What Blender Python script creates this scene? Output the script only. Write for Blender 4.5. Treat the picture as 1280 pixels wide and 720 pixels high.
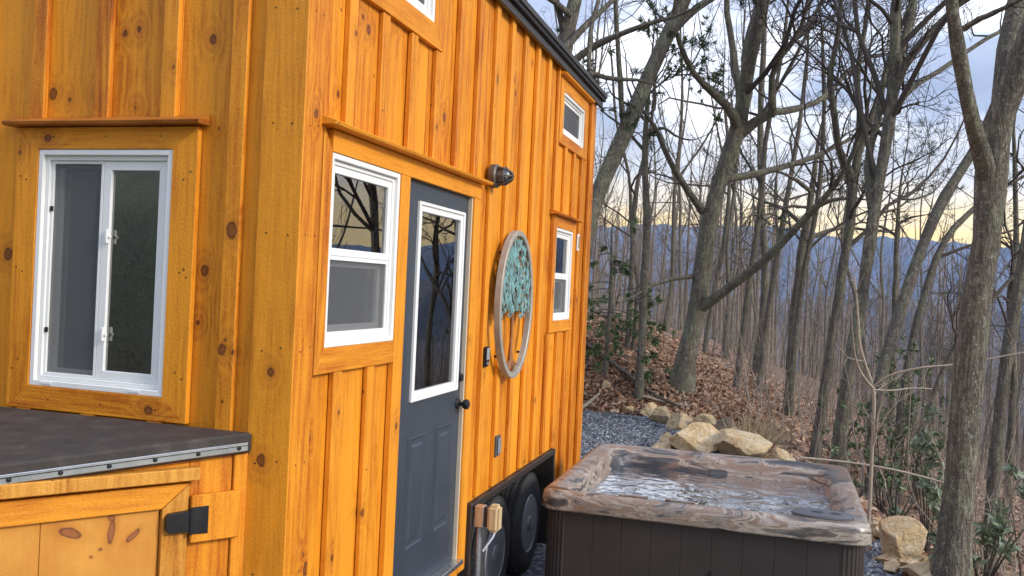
import bpy, bmesh, math, random
import numpy as np
from mathutils import Matrix, Vector
rad = math.radians
sc = bpy.context.scene
for o in list(bpy.data.objects): bpy.data.objects.remove(o)
COL = sc.collection

# ------------------------------------------------------------------ camera
E = 2.15                                   # eye height above the gravel pad
FPX, YAW, PITCH, ROLL = 1113.4, rad(-16.81), rad(-0.165), rad(2.658)
CAM = np.array([1.661, -2.831, E])
_f = np.array([math.sin(YAW)*math.cos(PITCH), math.cos(YAW)*math.cos(PITCH), math.sin(PITCH)])
_r = np.array([math.cos(YAW), -math.sin(YAW), 0.0]); _u = np.cross(_r, _f)
RIGHT = _r*math.cos(ROLL) + _u*math.sin(ROLL); UP = -_r*math.sin(ROLL) + _u*math.cos(ROLL); FWD = _f
cam = bpy.data.cameras.new('camera'); camo = bpy.data.objects.new('camera', cam); COL.objects.link(camo)
M = Matrix(); 
for i in range(3): M[i][0], M[i][1], M[i][2], M[i][3] = RIGHT[i], UP[i], -FWD[i], CAM[i]
camo.matrix_world = M
cam.sensor_width = 36; cam.lens = FPX/1280*36; cam.clip_start = 0.05; cam.clip_end = 20000
sc.camera = camo

# ------------------------------------------------------------------ sky, sun, exposure
SUN_AZ, SUN_EL = 102.0, 28.0                # azimuth from +Y towards +X
def sky():
    w = bpy.data.worlds.new('World'); sc.world = w; w.use_nodes = True
    nt = w.node_tree; nt.nodes.clear(); N = nt.nodes.new; L = nt.links.new
    out = N('ShaderNodeOutputWorld'); bg = N('ShaderNodeBackground'); bg.inputs[1].default_value = 0.1
    L(bg.outputs[0], out.inputs[0])
    st = N('ShaderNodeTexSky'); st.sky_type = 'NISHITA'; st.sun_disc = False
    st.sun_elevation = rad(SUN_EL); st.sun_rotation = rad(SUN_AZ); st.dust_density = 2.0
    tc = N('ShaderNodeTexCoord'); sep = N('ShaderNodeSeparateXYZ'); L(tc.outputs['Generated'], sep.inputs[0])
    def m(op, a, b=None, clamp=False):
        n = N('ShaderNodeMath'); n.operation = op; n.use_clamp = clamp
        for k, v in ((0, a), (1, b)):
            if v is None: continue
            if isinstance(v, (int, float)): n.inputs[k].default_value = v
            else: L(v, n.inputs[k])
        return n.outputs[0]
    def ramp(f, stops):
        n = N('ShaderNodeValToRGB'); L(f, n.inputs[0]); e = n.color_ramp.elements
        while len(e) < len(stops): e.new(0.5)
        for k, (p, c) in enumerate(stops): e[k].position = p; e[k].color = (*c, 1)
        return n.outputs[0]
    def mix(f, a, b):
        n = N('ShaderNodeMix'); n.data_type = 'RGBA'
        if isinstance(f, float): n.inputs[0].default_value = f
        else: L(f, n.inputs[0])
        for k, v in ((6, a), (7, b)):
            if isinstance(v, tuple): n.inputs[k].default_value = (*v, 1)
            else: L(v, n.inputs[k])
        return n.outputs[2]
    z = sep.outputs[2]
    # cloud deck seen from below: the direction projected onto a layer
    den = m('ADD', m('MAXIMUM', z, 0.0), 0.16)
    px, py = m('DIVIDE', sep.outputs[0], den), m('DIVIDE', sep.outputs[1], den)
    cv = N('ShaderNodeCombineXYZ'); L(px, cv.inputs[0]); L(py, cv.inputs[1]); cv.inputs[2].default_value = 3.7
    n1 = N('ShaderNodeTexNoise'); n1.inputs['Scale'].default_value = 0.9; n1.inputs['Detail'].default_value = 7
    n1.inputs['Roughness'].default_value = 0.55; n1.inputs['Distortion'].default_value = 0.5; L(cv.outputs[0], n1.inputs['Vector'])
    n2 = N('ShaderNodeTexNoise'); n2.inputs['Scale'].default_value = 3.0; n2.inputs['Detail'].default_value = 6; L(cv.outputs[0], n2.inputs['Vector'])
    fld = m('ADD', m('MULTIPLY', n1.outputs[0], 0.75), m('MULTIPLY', n2.outputs[0], 0.25))
    deck = ramp(fld, [(0.37, (8.2, 8.2, 8.4)), (0.44, (5.2, 5.4, 6.0)), (0.485, (2.6, 2.95, 3.9)), (0.575, (2.0, 2.35, 3.2)), (0.63, (6.4, 6.5, 7.0))])
    # thinner bright cloud lower down, then the clear strip under the deck with the low glow
    dm = N('ShaderNodeVectorMath'); dm.operation = 'SCALE'; L(deck, dm.inputs[0]); L(m('ADD', m('MULTIPLY', m('MAXIMUM', z, 0.0), 2.1), 0.54), dm.inputs['Scale']); deck = dm.outputs[0]   # overcast brightens to the zenith
    low = m('SUBTRACT', 1.0, m('MULTIPLY', m('SUBTRACT', z, 0.11), 12.0), True)
    low = m('MULTIPLY', m('MINIMUM', low, 1.0), 0.62)
    c = mix(low, deck, (7.6, 7.1, 6.2))
    wob = m('MULTIPLY', m('SUBTRACT', n2.outputs[0], 0.5), 0.05)
    strip = m('SUBTRACT', 1.0, m('MULTIPLY', m('SUBTRACT', m('ADD', z, wob), 0.070), 19.0), True)
    strip = m('MINIMUM', strip, 1.0)
    c = mix(strip, c, (9.0, 6.1, 0.9))
    c = mix(0.12, c, st.outputs[0])
    L(c, bg.inputs[0])
sky()
sun = bpy.data.lights.new('sun', 'SUN'); suno = bpy.data.objects.new('sun', sun); COL.objects.link(suno)
sun.energy = 1.3; sun.angle = rad(11); sun.color = (1.0, 0.95, 0.86)
_sd = Vector((math.sin(rad(SUN_AZ))*math.cos(rad(SUN_EL)), math.cos(rad(SUN_AZ))*math.cos(rad(SUN_EL)), math.sin(rad(SUN_EL))))
suno.rotation_euler = _sd.to_track_quat('Z', 'Y').to_euler()
vs = sc.view_settings; vs.view_transform = 'Standard'; vs.look = 'None'; vs.gamma = 1; vs.exposure = 1.2; vs.use_curve_mapping = False
sc.cycles.max_bounces = 8; sc.cycles.transparent_max_bounces = 16; sc.cycles.diffuse_bounces = 4; sc.cycles.volume_bounces = 1

# ------------------------------------------------------------------ helpers
def at(px, py, depth):                     # a point of the place seen at a pixel of the 1280x720 photo, at a depth in metres
    return CAM + depth*(FWD + RIGHT*((px-640)/FPX) - UP*((py-360)/FPX))
def link(o, parent=None):
    COL.objects.link(o)
    if parent is not None: o.parent = parent
    return o
def tag(o, label=None, cat=None, group=None, kind=None):
    if label: o['label'] = label
    if cat: o['category'] = cat
    if group: o['group'] = group
    if kind: o['kind'] = kind
    return o
def empty(name, loc=(0, 0, 0)):
    o = bpy.data.objects.new(name, None); o.location = loc; o.empty_display_size = 0.1
    return link(o)
class MB:
    """collects faces; build() links them as one mesh object"""
    def __init__(s): s.v, s.f = [], []
    def add(s, v, f):
        b = len(s.v); s.v += [tuple(map(float, p)) for p in v]; s.f += [tuple(i+b for i in q) for q in f]; return s
    def prism(s, F, poly, d0, d1):         # poly in (u, z) on the plane of F, extruded from depth d0 to d1
        n = len(poly); v = [F(u, d0, z) for u, z in poly] + [F(u, d1, z) for u, z in poly]
        return s.add(v, [tuple(range(n))[::-1], tuple(range(n, 2*n))] + [(i, (i+1) % n, n+(i+1) % n, n+i) for i in range(n)])
    def box(s, F, u0, u1, d0, d1, z0, z1): return s.prism(F, [(u0, z0), (u1, z0), (u1, z1), (u0, z1)], d0, d1)
    def sweep(s, loops, cap0=False, cap1=False, closed=True):
        n = len(loops[0]); b = len(s.v); v = [p for l in loops for p in l]; f = []
        for k in range(len(loops)-1):
            for i in range(n if closed else n-1): f.append((k*n+i, k*n+(i+1) % n, (k+1)*n+(i+1) % n, (k+1)*n+i))
        if cap0: f.append(tuple(range(n))[::-1])
        if cap1: f.append(tuple(range((len(loops)-1)*n, len(loops)*n)))
        return s.add(v, f)
    def tube(s, pts, r, n=8):
        pts = [Vector(p) for p in pts]; rs = r if hasattr(r, '__len__') else [r]*len(pts); loops = []
        ref = None
        for i, p in enumerate(pts):
            t = (pts[min(i+1, len(pts)-1)] - pts[max(i-1, 0)]).normalized()
            if ref is None: ref = t.orthogonal().normalized()
            a = (ref - t*ref.dot(t)).normalized(); c = t.cross(a); ref = a
            loops.append([p + (a*math.cos(2*math.pi*k/n) + c*math.sin(2*math.pi*k/n))*rs[i] for k in range(n)])
        return s.sweep(loops, True, True)
    def lathe(s, O, A, prof, n=32, close=False):   # prof: (radius, along axis A) about origin O
        O, A = Vector(O), Vector(A).normalized(); a = A.orthogonal().normalized(); c = A.cross(a)
        loops = [[O + A*h + (a*math.cos(2*math.pi*k/n) + c*math.sin(2*math.pi*k/n))*r for k in range(n)] for r, h in prof]
        if close: loops.append(loops[0])
        return s.sweep(loops, not close and prof[0][0] > 1e-4, not close and prof[-1][0] > 1e-4)
    def build(s, name, mat, parent=None, bev=0.0, smooth=None, seg=1, lift=True):
        me = bpy.data.meshes.new(name); dz = E if lift else 0.0
        me.from_pydata([(x, y, z+dz) for x, y, z in s.v], [], s.f)
        bm = bmesh.new(); bm.from_mesh(me); bmesh.ops.recalc_face_normals(bm, faces=bm.faces)
        if bev > 0: bmesh.ops.bevel(bm, geom=list(bm.edges), offset=bev, segments=seg, affect='EDGES', clamp_overlap=True)
        bm.to_mesh(me); bm.free()
        if smooth is not None:
            me.shade_smooth(); me.set_sharp_from_angle(angle=rad(smooth))
        me.materials.append(mat); o = bpy.data.objects.new(name, me)
        return link(o, parent)
def mesh_np(name, V, Q, mat, parent=None, smooth=True):
    """V (n,3), Q (m,4) or (m,3) world coordinates"""
    V = np.asarray(V, np.float32); Q = np.asarray(Q, np.int32); k = Q.shape[1]
    me = bpy.data.meshes.new(name); me.vertices.add(len(V)); me.vertices.foreach_set('co', V.ravel())
    me.loops.add(Q.size); me.loops.foreach_set('vertex_index', Q.ravel())
    me.polygons.add(len(Q)); me.polygons.foreach_set('loop_start', np.arange(0, Q.size, k, dtype=np.int32))
    me.polygons.foreach_set('use_smooth', np.full(len(Q), smooth)); me.update(calc_edges=True)
    me.materials.append(mat); o = bpy.data.objects.new(name, me)
    return link(o, parent)
LW = lambda u, d, z: (d, u, z)             # long wall: u along +Y, d outward +X (heights relative to the eye)
EW = lambda u, d, z: (u, -d, z)            # end wall: u along X, d outward -Y
AB = rad(35); BD = (-math.sin(AB), -math.cos(AB)); BN = (math.cos(AB), -math.sin(AB))
BX = lambda u, d, z: (-0.17 + BD[0]*u + BN[0]*d, BD[1]*u + BN[1]*d, z)   # slanted face of the tongue locker
BT = math.tan(AB)

# ------------------------------------------------------------------ materials
class MT:
    def __init__(s, name):
        s.m = bpy.data.materials.new(name); s.m.use_nodes = True; s.t = s.m.node_tree; s.t.nodes.clear()
        s.out = s.N('ShaderNodeOutputMaterial')
    def N(s, k, **kw):
        n = s.t.nodes.new(k)
        for a, b in kw.items(): setattr(n, a, b)
        return n
    def L(s, a, b): s.t.links.new(a, b)
    def set(s, n, key, v):
        if v is None: return
        i = n.inputs[key]
        if hasattr(v, 'is_linked'): s.L(v, i)
        elif hasattr(v, '__len__') and len(v) == 3 and i.type == 'RGBA': i.default_value = (*v, 1)
        else: i.default_value = v
    def math(s, op, a, b=None, clamp=False):
        n = s.N('ShaderNodeMath', operation=op, use_clamp=clamp); s.set(n, 0, a); s.set(n, 1, b); return n.outputs[0]
    def vec(s, op, a, b=None):
        n = s.N('ShaderNodeVectorMath', operation=op); s.set(n, 0, a); s.set(n, 1, b)
        return n.outputs['Value'] if op in ('LENGTH', 'DISTANCE', 'DOT_PRODUCT') else n.outputs[0]
    def coord(s, k='Object'): return s.N('ShaderNodeTexCoord').outputs[k]
    def noise(s, v, scale, detail=4, rough=0.55, dist=0.0, color=False):
        n = s.N('ShaderNodeTexNoise'); s.set(n, 'Vector', v); s.set(n, 'Scale', scale); s.set(n, 'Detail', detail)
        s.set(n, 'Roughness', rough); s.set(n, 'Distortion', dist); return n.outputs[1 if color else 0]
    def voronoi(s, v, scale, feature='F1', out='Distance'):
        n = s.N('ShaderNodeTexVoronoi', feature=feature); s.set(n, 'Vector', v); s.set(n, 'Scale', scale); return n.outputs[out]
    def mr(s, v, a, b, c=0.0, d=1.0):
        n = s.N('ShaderNodeMapRange'); s.set(n, 0, v); s.set(n, 1, a); s.set(n, 2, b); s.set(n, 3, c); s.set(n, 4, d); return n.outputs[0]
    def mix(s, f, a, b, mode='MIX'):
        n = s.N('ShaderNodeMix', data_type='RGBA', blend_type=mode); s.set(n, 0, f); s.set(n, 6, a); s.set(n, 7, b); return n.outputs[2]
    def ramp(s, f, stops):
        n = s.N('ShaderNodeValToRGB'); s.L(f, n.inputs[0]); e = n.color_ramp.elements
        while len(e) < len(stops): e.new(0.5)
        for k, (p, c) in enumerate(stops): e[k].position = p; e[k].color = (*c, 1)
        return n.outputs[0]
    def bump(s, h, strength, dist=0.01):
        n = s.N('ShaderNodeBump'); s.set(n, 'Height', h); s.set(n, 'Strength', strength); s.set(n, 'Distance', dist); return n.outputs[0]
    def pbr(s, color, rough=0.6, metal=0.0, normal=None, **kw):
        n = s.N('ShaderNodeBsdfPrincipled'); s.set(n, 'Base Color', color); s.set(n, 'Roughness', rough); s.set(n, 'Metallic', metal)
        s.set(n, 'Normal', normal)
        for k, v in kw.items(): s.set(n, k.replace('_', ' '), v)
        s.L(n.outputs[0], s.out.inputs[0]); return s.m
    def rand(s): return s.N('ShaderNodeObjectInfo').outputs['Random']

def wood(name, horiz=False, light=(0.74, 0.282, 0.018), dark=(0.48, 0.130, 0.007), gloss=0.42):
    t = MT(name); co = t.coord(); r = t.rand()
    cx = t.N('ShaderNodeCombineXYZ'); 
    for k, f in enumerate((37.0, 91.0, 53.0)): t.L(t.math('MULTIPLY', r, f), cx.inputs[k])
    p = t.vec('ADD', co, cx.outputs[0])
    st = t.vec('MULTIPLY', p, (0.05, 0.05, 1.0) if horiz else (1.0, 1.0, 0.05))
    # four knots a board may carry: object properties knot_a .. knot_d = (x, y, z, radius)
    wv = t.vec('ADD', co, t.vec('MULTIPLY', t.vec('SUBTRACT', t.noise(co, 40, 2, color=True), (0.5, 0.5, 0.5)), (0.014, 0.014, 0.014)))
    s_min = None
    for k in 'abcd':
        a = t.N('ShaderNodeAttribute', attribute_type='OBJECT', attribute_name='knot_'+k)
        q = t.vec('MULTIPLY', t.vec('SUBTRACT', wv, a.outputs['Vector']), (0.72, 0.72, 1.0) if horiz else (1.0, 1.0, 0.75))
        d = t.math('SUBTRACT', t.vec('LENGTH', q), a.outputs['Alpha'])
        s_min = d if s_min is None else t.math('MINIMUM', s_min, d)
    swirl = t.mr(s_min, 0.0, 0.09, 1.0, 0.0)
    broad = t.noise(st, 7, 3, 0.6, 0.4)
    contour = t.noise(st, 4.0, 2, 0.5, 0.3)
    ph = t.math('ADD', t.math('MULTIPLY', contour, 95.0), t.math('MULTIPLY', t.math('POWER', swirl, 2.5), 15.0))
    lines = t.math('MULTIPLY', t.math('ADD', t.math('SINE', ph), 1.0), 0.5)
    fine = t.noise(st, 90, 5, 0.7)
    blot = t.noise(p, 3.2, 4, 0.65)
    streak = t.noise(st, 38, 6, 0.75, 0.8); saw = t.noise(p, 95, 4, 0.75)
    g = t.math('ADD', t.math('MULTIPLY', broad, 0.55), t.math('MULTIPLY', lines, 0.22))
    g = t.math('ADD', g, t.math('MULTIPLY', t.math('SUBTRACT', fine, 0.5), 1.0))
    g = t.math('ADD', g, t.math('MULTIPLY', t.math('SUBTRACT', streak, 0.5), 1.05))
    g = t.math('ADD', g, t.math('MULTIPLY', t.math('SUBTRACT', blot, 0.5), 0.7))
    g = t.math('ADD', g, t.math('MULTIPLY', t.math('SUBTRACT', saw, 0.5), 0.55))
    g = t.math('ADD', g, t.math('MULTIPLY', t.math('SUBTRACT', r, 0.5), 0.48))
    mid = tuple(0.6*a+0.4*b for a, b in zip(light, dark))
    col = t.ramp(g, [(0.02, tuple(min(1, x*1.12) for x in light)), (0.28, light), (0.5, mid), (0.75, dark), (1.0, tuple(x*0.55 for x in dark))])
    col = t.mix(t.math('MULTIPLY', t.math('POWER', swirl, 3.0), 0.45), col, (0.36, 0.10, 0.012))
    core = t.mr(s_min, -0.004, 0.002, 1.0, 0.0); ring = t.math('MULTIPLY', core, t.mr(s_min, -0.009, -0.003, 0.0, 1.0))
    inner = t.mix(fine, (0.22, 0.065, 0.018), (0.12, 0.03, 0.009))
    col = t.mix(t.math('MULTIPLY', core, 0.82), col, inner)
    col = t.mix(t.math('MULTIPLY', ring, 0.6), col, (0.03, 0.010, 0.005))
    # small pin knots and resin streaks
    pin = t.voronoi(t.vec('MULTIPLY', p, (1.0, 1.0, 0.75)), 7.0)
    pm = t.mr(pin, 0.035, 0.055, 0.75, 0.0)
    col = t.mix(pm, col, (0.10, 0.028, 0.008))
    h = t.math('ADD', t.math('MULTIPLY', streak, 0.8), t.math('MULTIPLY', saw, 0.7))
    return t.pbr(col, t.mr(fine, 0.3, 0.7, gloss-0.05, gloss+0.15), 0, t.bump(h, 0.75, 0.005), Specular_IOR_Level=0.28)
WOOD = wood('honey_stained_pine_upright'); WOODH = wood('honey_stained_pine_level', True)
WOODR = wood('red_brown_stained_pine', True, (0.46, 0.155, 0.018), (0.30, 0.085, 0.009))
WOODP = wood('pale_stained_pine', False, (0.70, 0.33, 0.055), (0.50, 0.19, 0.022))
WOODB = wood('raw_wood_block', False, (0.55, 0.40, 0.22), (0.40, 0.26, 0.12), 0.7)
def plain(name, c, rough=0.5, metal=0.0, var=0.12, scale=12, bump=0.0, bs=60, **kw):
    t = MT(name); co = t.coord(); n = t.noise(co, scale, 5, 0.6)
    col = t.mix(n, tuple(x*(1-var) for x in c), tuple(min(1, x*(1+var)) for x in c))
    nm = t.bump(t.noise(co, bs, 4), bump, 0.005) if bump else None
    return t.pbr(col, t.mr(n, 0.3, 0.7, max(0, rough-0.06), rough+0.06), metal, nm, **kw)
VINYL = plain('white_vinyl', (0.80, 0.80, 0.78), 0.35, var=0.04)
DOORP = plain('slate_blue_door_paint', (0.042, 0.053, 0.069), 0.4, var=0.08, scale=5)
BLACKM = plain('black_metal', (0.018, 0.018, 0.02), 0.42, 0.3, 0.3)
BRONZE = plain('dark_bronze_metal', (0.13, 0.115, 0.10), 0.5, 0.5, 0.3)
FASCIA = plain('dark_grey_fascia_metal', (0.055, 0.052, 0.05), 0.45, 0.2, 0.2)
STEEL = plain('galvanised_steel', (0.42, 0.43, 0.45), 0.38, 0.8, 0.2, 40)
ALU = plain('silver_strip', (0.62, 0.63, 0.64), 0.3, 0.9, 0.08)
WELL = plain('brown_painted_steel', (0.035, 0.026, 0.022), 0.55, 0.1, 0.3)
RUBBER = plain('tyre_rubber', (0.05, 0.05, 0.052), 0.75, 0, 0.25, 30, 0.2)
RIMM = plain('silver_rim_paint', (0.33, 0.34, 0.36), 0.4, 0.5, 0.1)
ROOM = plain('interior_lining', (0.36, 0.35, 0.33), 0.7, var=0.05)
CURT = plain('white_curtain', (0.62, 0.62, 0.60), 0.9, var=0.08)
LID = plain('dark_grey_lid', (0.085, 0.09, 0.10), 0.5, var=0.15)
FELT = MT('roofing_membrane')
_c = FELT.coord(); _n = FELT.noise(_c, 9, 6, 0.65)
FELT = FELT.pbr(FELT.ramp(_n, [(0.3, (0.022, 0.018, 0.016)), (0.55, (0.045, 0.035, 0.03)), (0.75, (0.085, 0.072, 0.062))]), 0.75, 0, FELT.bump(_n, 0.3, 0.01))
def glassmat(name, tint, ior, rough=0.0):
    t = MT(name); fr = t.N('ShaderNodeFresnel'); fr.inputs[0].default_value = ior
    a = t.N('ShaderNodeBsdfTransparent'); t.set(a, 0, tint); b = t.N('ShaderNodeBsdfGlossy'); b.inputs['Roughness'].default_value = rough
    nm = t.bump(t.noise(t.coord(), 2.2, 1), 0.012, 0.05); t.L(nm, b.inputs['Normal'])
    m = t.N('ShaderNodeMixShader'); t.L(fr.outputs[0], m.inputs[0]); t.L(a.outputs[0], m.inputs[1]); t.L(b.outputs[0], m.inputs[2])
    t.L(m.outputs[0], t.out.inputs[0]); return t.m
GLASS = glassmat('double_glazing', (0.66, 0.70, 0.68), 3.7)
def screenmat():
    t = MT('insect_screen'); a = t.N('ShaderNodeBsdfTransparent'); b = t.N('ShaderNodeBsdfDiffuse'); t.set(b, 0, (0.16, 0.165, 0.17))
    m = t.N('ShaderNodeMixShader'); m.inputs[0].default_value = 0.42; t.L(a.outputs[0], m.inputs[1]); t.L(b.outputs[0], m.inputs[2])
    t.L(m.outputs[0], t.out.inputs[0]); return t.m
SCREEN = screenmat()

# ------------------------------------------------------------------ terrain
rng = np.random.default_rng(7); random.seed(7)
PAD = np.array([(3.5, -6.4), (3.35, 2.5), (2.85, 4.9), (1.95, 8.8), (1.45, 10.3), (0.5, 11.6), (-0.3, 12.5), (-6.0, 12.6), (-7.5, -6.4)], float)
def pad_sd(x, y):                          # signed distance to the gravel pad, negative inside
    x, y = np.asarray(x, float), np.asarray(y, float); d = np.full(x.shape, 1e9); ins = np.zeros(x.shape, bool); n = len(PAD)
    for i in range(n):
        a, b = PAD[i], PAD[(i+1) % n]; e = b-a; wx, wy = x-a[0], y-a[1]
        t = np.clip((wx*e[0]+wy*e[1])/(e@e), 0, 1); d = np.minimum(d, np.hypot(wx-e[0]*t, wy-e[1]*t))
        c = (a[1] > y) != (b[1] > y)
        ins ^= c & (x < (b[0]-a[0])*(y-a[1])/(b[1]-a[1]+1e-12)+a[0])
    return np.where(ins, -d, d)
def sstep(t): t = np.clip(t, 0, 1); return t*t*(3-2*t)
def bumps(x, y, k=1.0):
    return (np.sin(x*1.1*k+0.4)*np.cos(y*0.9*k-1.2) + 0.6*np.sin(x*2.3*k+y*1.7*k) + 0.4*np.cos(x*3.9*k-y*3.1*k+2))
def height(x, y):
    x, y = np.asarray(x, float), np.asarray(y, float); s = x-0.9
    side = np.where(s > -3, -0.42*s, 1.26+0.15*(-s-3)); side = np.where(s > 8, -3.36-0.34*(s-8), side)
    side = np.minimum(side, 7)
    lon = -0.07*np.maximum(0, y-22)
    hn = side + lon + 0.07*bumps(x, y) + 0.5*bumps(x*0.12, y*0.12)*sstep((np.hypot(x, y)-15)/30)
    hn = hn + 0.6*np.clip(-6.5-y, 0, 26)*sstep((8-x)/10)  # unseen bank behind camera, steepness shaped to hide sky and darken the end wall
    r = np.hypot(x, y)
    fl = -110 + 18*bumps(x*0.0021, y*0.0021) + 7*bumps(x*0.008, y*0.008)
    hn = np.maximum(hn, fl)
    d = pad_sd(x, y)
    return np.where(d < 0, 0.0, hn*sstep(d/1.7)) - 0.03*(d < 0)
def hz(x, y): return float(height(np.array([x]), np.array([y]))[0])
def ground_hit(px, py, lo=4.0, hi=120.0):
    dp = np.linspace(lo, hi, 4000); P = CAM + dp[:, None]*(FWD + RIGHT*((px-640)/FPX) - UP*((py-360)/FPX))
    below = P[:, 2] <= height(P[:, 0], P[:, 1])
    return dp[np.argmax(below)] if below.any() else hi

def ground_material():
    t = MT('leaf_litter_ground'); co = t.coord()
    n = t.noise(co, 0.9, 6, 0.65); f = t.noise(co, 14, 4, 0.7); v = t.voronoi(co, 9.0, out='Color')
    col = t.ramp(f, [(0.3, (0.06, 0.036, 0.023)), (0.5, (0.135, 0.08, 0.05)), (0.7, (0.25, 0.155, 0.10))])
    col = t.mix(0.45, col, t.mix(v, (0.10, 0.058, 0.036), (0.27, 0.17, 0.11)))
    col = t.mix(t.mr(n, 0.52, 0.68), col, (0.06, 0.045, 0.03))
    s = t.N('ShaderNodeSeparateXYZ'); t.L(co, s.inputs[0])
    gy = t.mr(t.math('ADD', s.outputs[1], t.math('MULTIPLY', n, 3.0)), -6.0, -4.0, 1.0, 0.0)
    grass = t.mix(t.noise(co, 7, 5), (0.10, 0.115, 0.075), (0.21, 0.22, 0.16))
    grass = t.mix(t.mr(t.noise(co, 0.7, 5, 0.7), 0.46, 0.62), grass, (0.15, 0.17, 0.10))
    col = t.mix(gy, col, grass)
    far = t.mr(s.outputs[1], 120, 500)
    col = t.mix(far, col, t.mix(t.noise(co, 0.02, 6), (0.045, 0.034, 0.027), (0.11, 0.085, 0.06)))
    return t.pbr(col, 0.95, 0, t.bump(f, 0.7, 0.05))
def make_ground():
    A = np.concatenate([np.linspace(-32, 40, 330), np.linspace(40, 328, 130)[1:-1]])
    Rr = np.concatenate([np.linspace(0.3, 26, 150), np.geomspace(26, 7000, 130)[1:]])
    a = np.radians(A); x = CAM[0] + np.outer(Rr, np.sin(a)); y = CAM[1] + np.outer(Rr, np.cos(a)); z = height(x, y)
    V = np.stack([x, y, z], -1).reshape(-1, 3); n = len(A); m = len(Rr)
    i, j = np.meshgrid(np.arange(m-1), np.arange(n), indexing='ij'); j2 = (j+1) % n
    Q = np.stack([i*n+j, (i+1)*n+j, (i+1)*n+j2, i*n+j2], -1).reshape(-1, 4)
    V = np.vstack([V, [[CAM[0], CAM[1], -0.03]]]); Q2 = np.stack([np.full(n, len(V)-1), np.arange(n), (np.arange(n)+1) % n, (np.arange(n)+1) % n], -1)
    o = mesh_np('ground', V, Q, ground_material()); o['kind'] = 'structure'
make_ground()
def gravel_material():
    t = MT('blue_grey_gravel'); co = t.coord(); c = t.voronoi(co, 34, out='Color'); d = t.voronoi(co, 34)
    col = t.ramp(t.math('MULTIPLY', c, 1.0), [(0.1, (0.03, 0.033, 0.038)), (0.5, (0.10, 0.105, 0.118)), (0.95, (0.30, 0.31, 0.33))])
    return t.pbr(col, 0.85, 0, t.bump(d, 0.9, 0.02))
GRAV = gravel_material()
_m = MB(); _m.add([(x, y, 0.004) for x, y in PAD], [tuple(range(len(PAD)))]); _o = _m.build('gravel_pad', GRAV, lift=False); _o['kind'] = 'structure'

def ridge(name, dist, depth, base, crest, seed, col):
    A = np.linspace(-48, 70, 420); g = np.random.default_rng(seed); T = np.linspace(0, 1, 26)
    prof = np.zeros(len(A)); 
    for k in range(1, 9): prof += g.normal()/k**0.9*np.sin(np.radians(A)*k*5.2+g.uniform(0, 6.3))
    prof = crest[0] + crest[1]*prof/np.abs(prof).max() + crest[1]*.05*g.normal(size=len(A)) + crest[1]*.10*np.sin(A*3.1)*np.sin(A*1.7+1)
    x, y, z = [], [], []
    for k, t in enumerate(T):
        dd = dist + depth*t + 90*np.sin(A*0.9+t*5)
        spur = sum(g2*np.sin(A*f2+p2+t*q2) for g2, f2, p2, q2 in ((0.10, 1.7, 0.3, 2.0), (0.06, 3.9, 1.0, -3.0), (0.04, 8.3, 2.0, 5.0)))
        fall = 1-.38*sstep((A-8)/18)
        hgt = base + (prof*fall*dist*1.0 - base)*np.clip(t**0.8 + spur*(1-t)*t*4*0.5, 0, 1.05)
        x.append(CAM[0]+dd*np.sin(np.radians(A))); y.append(CAM[1]+dd*np.cos(np.radians(A))); z.append(E+hgt)
    x, y, z = map(np.array, (x, y, z)); V = np.stack([x, y, z], -1).reshape(-1, 3); n = len(A); m = len(T)
    i, j = np.meshgrid(np.arange(m-1), np.arange(n-1), indexing='ij')
    Q = np.stack([i*n+j, i*n+j+1, (i+1)*n+j+1, (i+1)*n+j], -1).reshape(-1, 4)
    t = MT(name+'_winter_forest'); co = t.coord(); nn = t.noise(co, 0.006, 9, 0.75, .5)
    mt = t.pbr(t.mix(t.mr(nn, .35, .65), tuple(c*0.25 for c in col), tuple(c*2.2 for c in col)), 0.95, 0, t.bump(nn, 1.0, 30))
    o = mesh_np(name, V, Q, mt); o['kind'] = 'structure'; return o
ridge('mountain_ridge', 3400, 1100, -150, (math.tan(rad(3.75))*1.32, 0.017), 5, (0.075, 0.07, 0.075))
ridge('foothills', 1500, 500, -130, (math.tan(rad(0.1))*1.3, 0.014), 9, (0.085, 0.065, 0.05))

# ------------------------------------------------------------------ tiny house
house = empty('tiny_house')
tag(house, 'honey stained board and batten tiny house on a trailer, beside the hot tub', 'house')
def hitX(px, py, x=0.0):
    d = FWD + RIGHT*((px-640)/FPX) - UP*((py-360)/FPX); t = (x-CAM[0])/d[0]; P = CAM+t*d; return P[1], P[2]-E
def hitY(px, py, y=0.0):
    d = FWD + RIGHT*((px-640)/FPX) - UP*((py-360)/FPX); t = (y-CAM[1])/d[1]; P = CAM+t*d; return P[0], P[2]-E
KN_L = [(*hitX(x, y), r) for x, y, r in [(466, 37, .016), (459, 21, .009), (443, 42, .008), (412, 55, .009), (526, 75, .012), (393, 142, .014),
    (560, 147, .018), (553, 140, .010), (622, 100, .026), (648, 117, .016), (573, 197, .012), (392, 549, .013), (452, 641, .014), (421, 516, .009),
    (388, 712, .02), (377, 693, .008), (493, 532, .012), (413, 697, .011), (600, 180, .01), (655, 330, .012), (690, 365, .014), (720, 375, .018), (605, 470, .012), (640, 540, .013), (668, 500, .013)]]
KN_E = [(*hitY(x, y), r) for x, y, r in [(291, 288, .024), (251, 338, .017), (279, 437, .017), (62, 116, .019), (83, 123, .008), (118, 119, .017), (152, 40, .011),
    (170, 35, .011), (262, 47, .015), (165, 133, .006), (62, 173, .014), (243, 403, .008), (187, 513, .015), (5, 317, .02), (283, 425, .006), (292, 440, .007), (340, 465, .014), (328, 575, .018)]]
rk = random.Random(3)
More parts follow.
